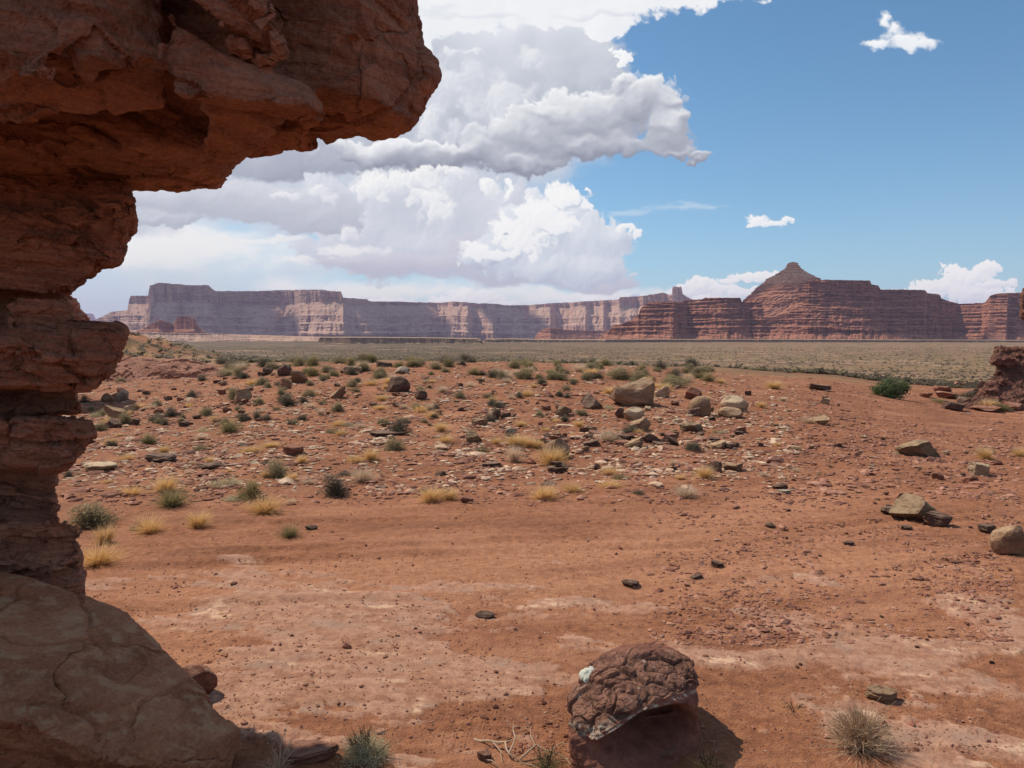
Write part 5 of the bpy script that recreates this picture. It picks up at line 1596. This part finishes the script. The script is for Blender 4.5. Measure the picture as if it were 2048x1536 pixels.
PL = [
    # px, foot row, w, h, kind, mat, label
    (170, 1056, 100, 50, 'shrub', 'sage', 'wide grey green shrub against the right side of the pillar base'),
    (190, 1132, 66, 42, 'tuft', 'straw', 'large straw tuft nearest the pillar base'),
    (206, 1088, 40, 34, 'tuft', 'straw', 'straw tuft above the one nearest the pillar base'),
    (296, 1066, 46, 36, 'tuft', 'straw', 'straw tuft joined to a small green shrub left of centre'),
    (274, 1062, 34, 24, 'low', 'sage', 'small grey green shrub joined to a straw tuft'),
    (392, 1056, 42, 30, 'tuft', 'straw', 'straw tuft alone on the dirt between two other tufts'),
    (340, 1014, 54, 36, 'tuft', 'olive', 'yellow green tuft in front of the golden round tuft'),
    (326, 986, 50, 32, 'tuft', 'straw', 'golden round tuft above the yellow green tuft'),
    (262, 990, 34, 18, 'tuft', 'straw', 'small straw tuft left of the golden round tuft'),
    (446, 974, 66, 30, 'low', 'pale', 'broad pale silvery cushion shrub left of centre'),
    (498, 1002, 50, 44, 'shrub', 'olive', 'green shrub just above the straw tuft with spread blades'),
    (525, 1026, 56, 34, 'tuft', 'straw', 'straw tuft with spread blades below the green shrub'),
    (470, 1002, 56, 16, 'low', 'pale', 'low grey cushion left of the green shrub'),
    (548, 956, 54, 36, 'shrub', 'sage', 'grey green dome shrub above the green shrub'),
    (530, 930, 24, 18, 'low', 'dark', 'small grey cushion touching the top of the grey green dome shrub'),
    (666, 994, 58, 48, 'shrub', 'dark', 'dark grey round shrub standing alone left of centre'),
    (724, 964, 44, 30, 'tuft', 'dry', 'brownish dry tuft right of the dark grey round shrub'),
    (690, 952, 40, 16, 'low', 'dark', 'low dark scrub behind the dark grey round shrub'),
    (578, 1076, 34, 30, 'tuft', 'olive', 'lone tuft with a green base and yellow top'),
    (862, 1004, 40, 28, 'tuft', 'straw', 'left one of the twin straw tufts below the centre'),
    (896, 1000, 34, 22, 'tuft', 'straw', 'right one of the twin straw tufts below the centre'),
    (846, 986, 36, 16, 'low', 'dark', 'low brown scrub behind the twin straw tufts'),
    (1088, 1000, 52, 26, 'tuft', 'straw', 'straw tuft below the stack of flat rocks'),
    (1146, 984, 34, 18, 'tuft', 'straw', 'short straw tuft right of the one below the stack of flat rocks'),
    (1104, 930, 46, 34, 'tuft', 'straw', 'bright yellow tuft in front of the round brown boulder'),
    (1028, 924, 28, 30, 'tuft', 'dry', 'upright dry tuft left of the bright yellow tuft'),
    (1218, 950, 26, 18, 'tuft', 'straw', 'small straw tuft beside the low green cushion'),
    (1243, 958, 36, 16, 'low', 'olive', 'low green cushion right of centre'),
    (1220, 974, 36, 12, 'tuft', 'straw', 'flat straw tuft under the low green cushion'),
    (1410, 958, 30, 24, 'tuft', 'straw', 'small yellow tuft left of the dark triangular rock'),
    (1376, 998, 44, 22, 'tuft', 'dry', 'dry tuft on the open dirt right of centre'),
    (1278, 990, 26, 18, 'low', 'dark', 'small dark weed on the open dirt right of centre'),
    (964, 905, 30, 18, 'low', 'olive', 'round olive cushion below the grey layered rock'),
    (890, 886, 26, 18, 'tuft', 'straw', 'golden tuft left of the grey layered rock'),
    (1035, 892, 42, 22, 'tuft', 'straw', 'golden tuft above the upright dry tuft'),
    (798, 868, 46, 34, 'shrub', 'dark', 'dark round shrub at the end of the long thin ledge'),
    (788, 902, 42, 28, 'shrub', 'sage', 'grey green shrub below the dark round shrub'),
    (740, 922, 32, 24, 'tuft', 'straw', 'straw tuft below left of the grey green shrub in the middle'),
    (710, 925, 26, 16, 'tuft', 'straw', 'small straw tuft left of another near the middle'),
    (692, 852, 28, 14, 'low', 'pale', 'pale grey cushion on the dirt left of the dark round shrub'),
    (674, 824, 30, 20, 'shrub', 'sage', 'green grey shrub below the tan wedge shaped rock'),
    (664, 866, 34, 18, 'low', 'sage', 'flat grey green scrub with straw base'),
    (576, 812, 38, 24, 'shrub', 'dark', 'dark shrub below the rock pile on the left of the crest'),
    (512, 838, 20, 16, 'shrub', 'dark', 'small dark shrub right of a larger dark shrub on the left slope'),
    (483, 842, 28, 20, 'shrub', 'dark', 'larger dark shrub of a pair on the left slope'),
    (466, 800, 34, 28, 'shrub', 'sage', 'grey green shrub behind the pale topped boulder on the left slope'),
    (456, 866, 36, 28, 'tuft', 'olive', 'tuft with dark base and yellow top on the left slope'),
    (408, 832, 34, 20, 'shrub', 'sage', 'grey green shrub right of a dark pair on the left slope'),
    (340, 834, 30, 20, 'shrub', 'dark', 'dark shrub at the right of a pair on the left slope'),
    (312, 844, 34, 22, 'shrub', 'dark', 'dark shrub at the left of a pair on the left slope'),
    (328, 850, 20, 14, 'shrub', 'dark', 'little dark shrub in front of the dark pair'),
    (398, 900, 32, 20, 'low', 'sage', 'grey green cushion on the bare red left slope'),
    (402, 864, 34, 14, 'low', 'pale', 'silvery low cushion on the left slope'),
    (292, 888, 34, 20, 'shrub', 'olive', 'olive shrub above the broken dark ledge'),
    (220, 894, 24, 18, 'shrub', 'dark', 'dark little shrub left of the olive shrub'),
    (246, 848, 34, 24, 'shrub', 'sage', 'grey green shrub among rocks near the pillar'),
    (188, 834, 28, 16, 'low', 'pale', 'pale shrub touching the rocks beside the pillar ledge'),
    (198, 862, 28, 20, 'shrub', 'sage', 'grey shrub at the tip of the pillar ledge'),
    (134, 955, 20, 18, 'shrub', 'dark', 'small dark shrub in the notch of the pillar'),
    (540, 895, 30, 10, 'tuft', 'straw', 'pale yellow tuft above the flat red layered rock'),
    (326, 906, 20, 14, 'tuft', 'straw', 'tiny yellow tuft on the left slope'),
    (500, 905, 34, 12, 'tuft', 'straw', 'flat straw tuft left of the flat red layered rock'),
    (1385, 902, 46, 20, 'shrub', 'dark', 'dark grey shrub in front of the layered ledges'),
    (1216, 882, 38, 24, 'tuft', 'dry', 'dry pale bush at the left end of the ledge blocks'),
    (1262, 866, 34, 20, 'shrub', 'dark', 'dark shrub leaning on the long tan block'),
    (1218, 818, 26, 16, 'low', 'pale', 'pale yellowish plant between the dark tilted block and the largest boulder'),
    (1350, 775, 60, 22, 'shrub', 'sage', 'green grey shrub on the crest right of the largest boulder'),
    (1330, 782, 30, 16, 'tuft', 'straw', 'straw tuft on the crest right of the largest boulder'),
    (1244, 760, 60, 26, 'shrub', 'sage', 'grey green shrub behind the largest boulder'),
    (1190, 758, 40, 20, 'shrub', 'dark', 'dark scrub left of the shrub behind the largest boulder'),
    (1550, 778, 30, 16, 'tuft', 'straw', 'yellow tuft on the edge of the rise right of centre'),
    (1620, 846, 26, 12, 'tuft', 'dry', 'dry tuft left of the tan block on the bare red slope'),
    (1974, 918, 34, 22, 'tuft', 'straw', 'straw tuft above the pale pink flat slab'),
    (2040, 912, 24, 18, 'tuft', 'straw', 'straw tuft at the right edge'),
    (2006, 822, 46, 20, 'shrub', 'olive', 'olive dry bush under the ledge outcrop'),
    (1980, 820, 30, 20, 'tuft', 'straw', 'pale dry bush left of the olive dry bush'),
    (1940, 802, 40, 22, 'shrub', 'dark', 'brown dead bush on the rocks under the ledge outcrop'),
    (1880, 806, 40, 14, 'low', 'olive', 'dry scrub right of the green bush'),
    (1596, 900, 30, 12, 'low', 'olive', 'olive weed among flat stones on the right slope'),
    (1794, 910, 20, 14, 'low', 'dry', 'dry weed left of the olive tan layered boulder'),
    (1440, 866, 30, 12, 'low', 'olive', 'olive weed right of the pale lumpy flat rock'),
    (620, 790, 40, 14, 'low', 'straw', 'low yellow scrub under the rock pile'),
    (1120, 905, 1, 1, 'low', 'dry', None),
]


def place_plants():
    for i, (px, py, w, h, kind, mat, label) in enumerate(PL):
        if label is None:
            continue
        plant(px, py, w, h, kind, i % 5, mat, label, rot=i * 47)
    rng = np.random.RandomState(21)
    # crest and slope scrub
    zs = [
        (440, 1000, 722, 760, 58, (16, 34), ('sage', 'dark', 'sage', 'olive'), 'shrub', 'grey green shrubs crowding the crest of the rise left of centre'),
        (1000, 1420, 730, 768, 46, (16, 36), ('sage', 'dark', 'sage', 'olive'), 'shrub', 'grey green shrubs crowding the crest behind the tan boulder group'),
        (560, 1180, 760, 850, 40, (14, 30), ('sage', 'dark', 'dark', 'sage'), 'shrub', 'small shrubs dotted over the middle of the rubble slope'),
        (150, 560, 762, 850, 26, (12, 26), ('sage', 'dark', 'sage'), 'shrub', 'small shrubs dotted over the left rubble slope'),
        (640, 1200, 765, 900, 34, (12, 24), ('straw', 'straw', 'dry'), 'tuft', 'small straw tufts dotted over the middle of the rubble slope'),
        (200, 660, 800, 1010, 26, (10, 24), ('straw', 'straw', 'dry'), 'tuft', 'small straw tufts dotted over the left slope'),
        (1200, 1600, 770, 960, 22, (10, 22), ('straw', 'dry', 'dry'), 'tuft', 'small dry tufts dotted around the tan boulder group'),
        (420, 1500, 735, 775, 22, (14, 26), ('straw', 'dry'), 'tuft', 'dry tufts along the crest of the rise'),
    ]
    for (x0, x1, y0, y1, n, sz, mats, kind, lab) in zs:
        for i in range(n):
            px, py = rng.uniform(x0, x1), rng.uniform(y0, y1)
            w = rng.uniform(*sz)
            plant(px, py, w, w * rng.uniform(0.45, 0.75), kind, rng.randint(5), mats[rng.randint(len(mats))], lab, group=lab, rot=rng.uniform(0, 360))


place_plants()


def scrub_field():
    """the uncountable scrub of the plain, one mesh"""
    rng = np.random.RandomState(31)
    base = []
    for k in range(5):
        r2 = np.random.RandomState(60 + k)
        base.append(leaves(r2, 16, 0.55, 0.3, clumps=5))
    for name, n, lab, mat, s0 in (('plain_scrub', 20000, 'grey green scrub sprinkled over the wide plain', 'dark', 1.0), ('plain_grass', 8000, 'dry grass clumps sprinkled over the wide plain', 'dry', 0.7)):
        t = rng.uniform(-0.62, 0.72, n)
        y = 64 + 950 * rng.rand(n) ** 1.8
        x = t * y
        k = fbm2(x / 60.0, y / 45.0, 4, seed=70) + 0.4 * rng.randn(n) * 0.5
        ok = (k > -0.12) & ~((t < -0.36) & (y < 170) & (rng.rand(n) < 0.6))
        x, y, t = x[ok], y[ok], t[ok]
        z = ground_z(x, y)
        V = []; F = []; b = 0
        for i in range(len(x)):
            v, f = base[rng.randint(5)]
            s = s0 * rng.uniform(0.5, 1.25) * (0.5 + 0.5 * min(1, y[i] / 300))
            a = rng.uniform(0, 6.28); ca, sa = math.cos(a), math.sin(a)
            w = np.stack([(v[:, 0] * ca - v[:, 1] * sa) * s * 1.2, (v[:, 0] * sa + v[:, 1] * ca) * s * 1.2, v[:, 2] * s * 0.55], 1) + (x[i], y[i], z[i] - 0.05)
            V.append(w); F.append(f + b); b += len(v)
        me = mesh_np(name, np.concatenate(V), np.concatenate(F), False)
        o = link(name, me, LM['dark'] if mat != 'dry' else LM['olive'])
        o['kind'] = 'stuff'
        o['label'] = lab
        o['category'] = 'scrub'


scrub_field()


def twig(bm_v, bm_f, pts, r0, r1, k=6):
    pts = np.array(pts, float)
    n = len(pts)
    b = len(bm_v)
    for i, p in enumerate(pts):
        t = pts[min(i + 1, n - 1)] - pts[max(i - 1, 0)]
        t /= np.linalg.norm(t) + 1e-9
        a = np.cross(t, (0.3, 0.2, 1.0)); a /= np.linalg.norm(a) + 1e-9
        c = np.cross(t, a)
        r = r0 + (r1 - r0) * i / (n - 1)
        for q in range(k):
            g = q / k * 2 * PI
            bm_v.append(p + (a * math.cos(g) + c * math.sin(g)) * r)
    for i in range(n - 1):
        for q in range(k):
            bm_f.append((b + i * k + q, b + i * k + (q + 1) % k, b + (i + 1) * k + (q + 1) % k, b + (i + 1) * k + q))


def near_plants():
    rng = np.random.RandomState(77)
    # sage bush at the bottom
    def bush(name, px, py, w, h, fm, sm, label, nb, nl, cat, spread=0.7, leafsize=0.028, twigs=26, seed=1):
        p, d = hit(px, py)
        root = bpy.data.objects.new(name, None)
        C.objects.link(root)
        root.location = (p[0], p[1], p[2])
        wm, hm = w / FPX * d, h / FPX * d
        tag(root, label, cat)
        r2 = np.random.RandomState(seed)
        v, f = join([blades(r2, nb, 1.0, 0.8, spread, 0.007, 0.1, 0.1, kink=0.02), leaves(r2, nl, leafsize, clumps=40)])
        v = v * (wm, wm, hm)
        o = link('foliage', mesh_np('foliage', v, f, False), fm, root)
        V, F = [], []
        for i in range(twigs):
            a = r2.uniform(0, 2 * PI); ti = r2.uniform(0.1, 1.2)
            dirv = np.array((math.cos(a) * math.sin(ti) * wm * 0.55, math.sin(a) * math.sin(ti) * wm * 0.55, math.cos(ti) * hm * 0.95))
            pts = [dirv * s + r2.randn(3) * 0.012 * s for s in np.linspace(0, 1, 6)]
            twig(V, F, pts, 0.0045, 0.0012)
            for b in range(3):
                s = r2.uniform(0.35, 0.8)
                q0 = dirv * s
                dv = r2.randn(3) * 0.35 * wm * (1 - s) + dirv * 0.3
                twig(V, F, [q0 + dv * s2 + r2.randn(3) * 0.004 for s2 in np.linspace(0, 1, 4)], 0.0022, 0.0007, 4)
        link('stems', mesh_np('stems', np.array(V), np.array(F), True), sm, root)

    bush('sage_bush', 732, 1522, 98, 76, LM['pale'], STEM, 'silvery sage bush at the bottom centre left with upright tips', 500, 5200, 'shrub', 0.6, 0.034, 24, 1)
    bush('dry_bush', 1722, 1496, 132, 78, LM['dry'], LM['dry'], 'pale bare twiggy bush at the lower right', 620, 300, 'shrub', 1.15, 0.02, 150, 2)
    bush('weed', 1205, 1534, 40, 46, LM['olive'], STEM, 'small greenish weed at the lower left foot of the knobbly boulder', 90, 500, 'weed', 0.5, 0.03, 10, 3)
    bush('weed', 1415, 1540, 70, 36, LM['straw'], STEM, 'short straw weed at the lower right foot of the knobbly boulder', 300, 200, 'weed', 0.8, 0.03, 10, 4)
    bush('weed', 1095, 1540, 90, 50, LM['olive'], STEM, 'sprawling olive weed tangled with the dead branches', 220, 900, 'weed', 0.9, 0.03, 10, 5)
    bush('weed', 560, 1540, 90, 60, LM['dry'], LM['dry'], 'thin dry stalks at the bottom left of the sage bush', 160, 60, 'weed', 0.7, 0.02, 8, 6)
    bush('weed', 1590, 1425, 70, 26, LM['straw'], STEM, 'thin straw wisps above left of the bare twiggy bush', 110, 30, 'weed', 0.9, 0.02, 4, 7)
    # dead branches
    V, F = [], []
    p, d = hit(1040, 1510)

    def G(px, py, up=0.0):
        q, _ = hit(px, py)
        return q + np.array((0, 0, 0.012 + up))
    lines = [([(948, 1482, 0), (985, 1495, .03), (1010, 1500, .05), (1018, 1520, .04), (1040, 1528, .01), (1075, 1540, 0)], .010, .004),
             ([(1018, 1520, .04), (1030, 1500, .08), (1026, 1485, .11), (1012, 1478, .13)], .007, .002),
             ([(1040, 1528, .02), (1070, 1510, .06), (1100, 1520, .05), (1135, 1530, .02), (1150, 1538, 0)], .009, .003),
             ([(1070, 1510, .05), (1060, 1490, .1), (1054, 1480, .14)], .005, .0015), ([(1100, 1520, .05), (1125, 1512, .09), (1140, 1518, .1)], .005, .0015),
             ([(985, 1495, .03), (1000, 1512, .02), (1004, 1530, 0)], .005, .002), ([(1010, 1500, .05), (1040, 1505, .09), (1052, 1498, .12)], .004, .001),
             ([(960, 1520, 0), (985, 1530, .02), (1010, 1545, 0)], .006, .002), ([(1035, 1468, 0), (1050, 1462, .02), (1058, 1466, .01)], .004, .002)]
    for pts, r0, r1 in lines:
        q = [G(*a) for a in pts]
        dense = []
        for a, b in zip(q[:-1], q[1:]):
            for s in (0, .33, .66):
                dense.append(a + (b - a) * s + rng.randn(3) * 0.004)
        dense.append(q[-1])
        twig(V, F, dense, r0, r1, 7)
    o = link('dead_branch', mesh_np('dead_branch', np.array(V), np.array(F), True), LM['dry'])
    tag(o, 'bleached dead branch forking over the dirt left of the knobbly boulder', 'branch')
    # green bush
    p, d = hit(1798, 800)
    w = 68 / FPX * d
    root = bpy.data.objects.new('green_bush', None)
    C.objects.link(root)
    root.location = (p[0], p[1] + 0.8, float(ground_z(p[0], p[1] + 0.8)))
    tag(root, 'bright green rounded bush at the foot of the right slope', 'bush')
    r2 = np.random.RandomState(91)
    parts = []
    for (cx, cy, cz, s) in ((-0.28, 0, 0.0, 0.75), (0.22, 0.1, 0.10, 0.70), (0.02, 0.2, 0.16, 0.62), (-0.05, -0.2, 0.0, 0.6), (0.38, 0.0, 0.20, 0.45)):
        v, f = leaves(r2, 800, 0.085, 0.6, clumps=17)
        parts.append((v * (s, s, s * 0.80) + (cx, cy, cz), f))
    v, f = join(parts)
    link('crown', mesh_np('crown', v * w, f, False), LM['green'], root)
    V, F = [], []
    for i in range(9):
        a = r2.uniform(0, 6.28)
        e = np.array((math.cos(a) * 0.4, math.sin(a) * 0.4, 0.5)) * w
        twig(V, F, [e * s + r2.randn(3) * 0.02 for s in np.linspace(0, 1, 5)], 0.035, 0.01)
    link('trunk', mesh_np('trunk', np.array(V), np.array(F), True), STEM, root)


near_plants()


# ---------------------------------------------------------------- unseen clouds added above the view to shade parts of the far mesa and butte
def shadow_clouds():
    k = 1 / math.tan(R(SUN_EL))
    ox, oy = sd[0] / sd[2], sd[1] / sd[2]
    m, T = new_mat('cloud_white')
    finish(T, (0.9, 0.9, 0.92, 1), 1.0, None, 0.0, 0.5)
    rng = np.random.RandomState(2)
    v0, f0 = ico(4)

    def cloud(tx, ty, rx, ry, h, tz, label):
        """cloud whose shadow falls round tx, ty at height tz"""
        hulls = []
        V = []; F = []; b = 0
        for i in range(9):
            a = rng.uniform(0, 2 * PI); q = rng.uniform(0, 0.62) ** 0.8
            s = rng.uniform(0.40, 0.62)
            cx, cy = math.cos(a) * q * rx, math.sin(a) * q * ry
            p = v0 * (rx * s, ry * s, 150 + 130 * rng.rand())
            n = fbm3(v0[:, 0] * 2 + i, v0[:, 1] * 2, v0[:, 2] * 2, 4, 0.55, bil=True)
            p = p * (1 + 0.28 * n)[:, None] + (cx, cy, 60 * rng.rand())
            p[:, 2] = np.maximum(p[:, 2], -60)
            V.append(p); F.append(f0 + b); b += len(v0)
        me = mesh_np('cloud', np.concatenate(V), np.concatenate(F), True)
        o = link('cloud', me, m)  # out-of-view cloud, placed for the shadow it casts
        o.location = (tx + ox * (h - tz), ty + oy * (h - tz), h)
        o['kind'] = 'structure'
        o['label'] = label
        return o

    def at(px, d):
        return (px - 1024) / FPX * d, d
    for (px, d, rx, ry, h, tz) in ((420, 4500, 480, 700, 3900, 150), (800, 4900, 300, 900, 3900, 120), (1020, 5200, 160, 700, 4000, 120),
                                   (1710, 1980, 200, 110, 3000, 60)):
        x, y = at(px, d)
        cloud(x, y, rx, ry, h, tz, 'unseen white cumulus added high above the desert for its shadow')


shadow_clouds()


# ---------------------------------------------------------------- air
def build_haze():
    x0, x1, y0, y1, z0, z1 = -12900, 12900, -12900, 12900, -46, 460
    v = [(x, y, z) for x in (x0, x1) for y in (y0, y1) for z in (z0, z1)]
    f = [(0, 1, 3, 2), (4, 6, 7, 5), (0, 4, 5, 1), (2, 3, 7, 6), (0, 2, 6, 4), (1, 5, 7, 3)]
    me = bpy.data.meshes.new('haze')
    me.from_pydata(v, [], f)
    m = bpy.data.materials.new('haze_air')
    m.use_nodes = True
    m.node_tree.nodes.clear()
    T = NT(m.node_tree)
    pv = T.node('ShaderNodeVolumePrincipled')
    pv.inputs['Color'].default_value = (0.76, 0.68, 1.0, 1)
    pv.inputs['Density'].default_value = HAZE
    pv.inputs['Anisotropy'].default_value = 0.0
    out = T.node('ShaderNodeOutputMaterial')
    T.l.new(pv.outputs[0], out.inputs['Volume'])
    o = link('haze', me, m)
    o['kind'] = 'stuff'
    o['label'] = 'thin blue desert air between the camera and the far mesa'
    o['category'] = 'haze'


HAZE = 0.00006
build_haze()
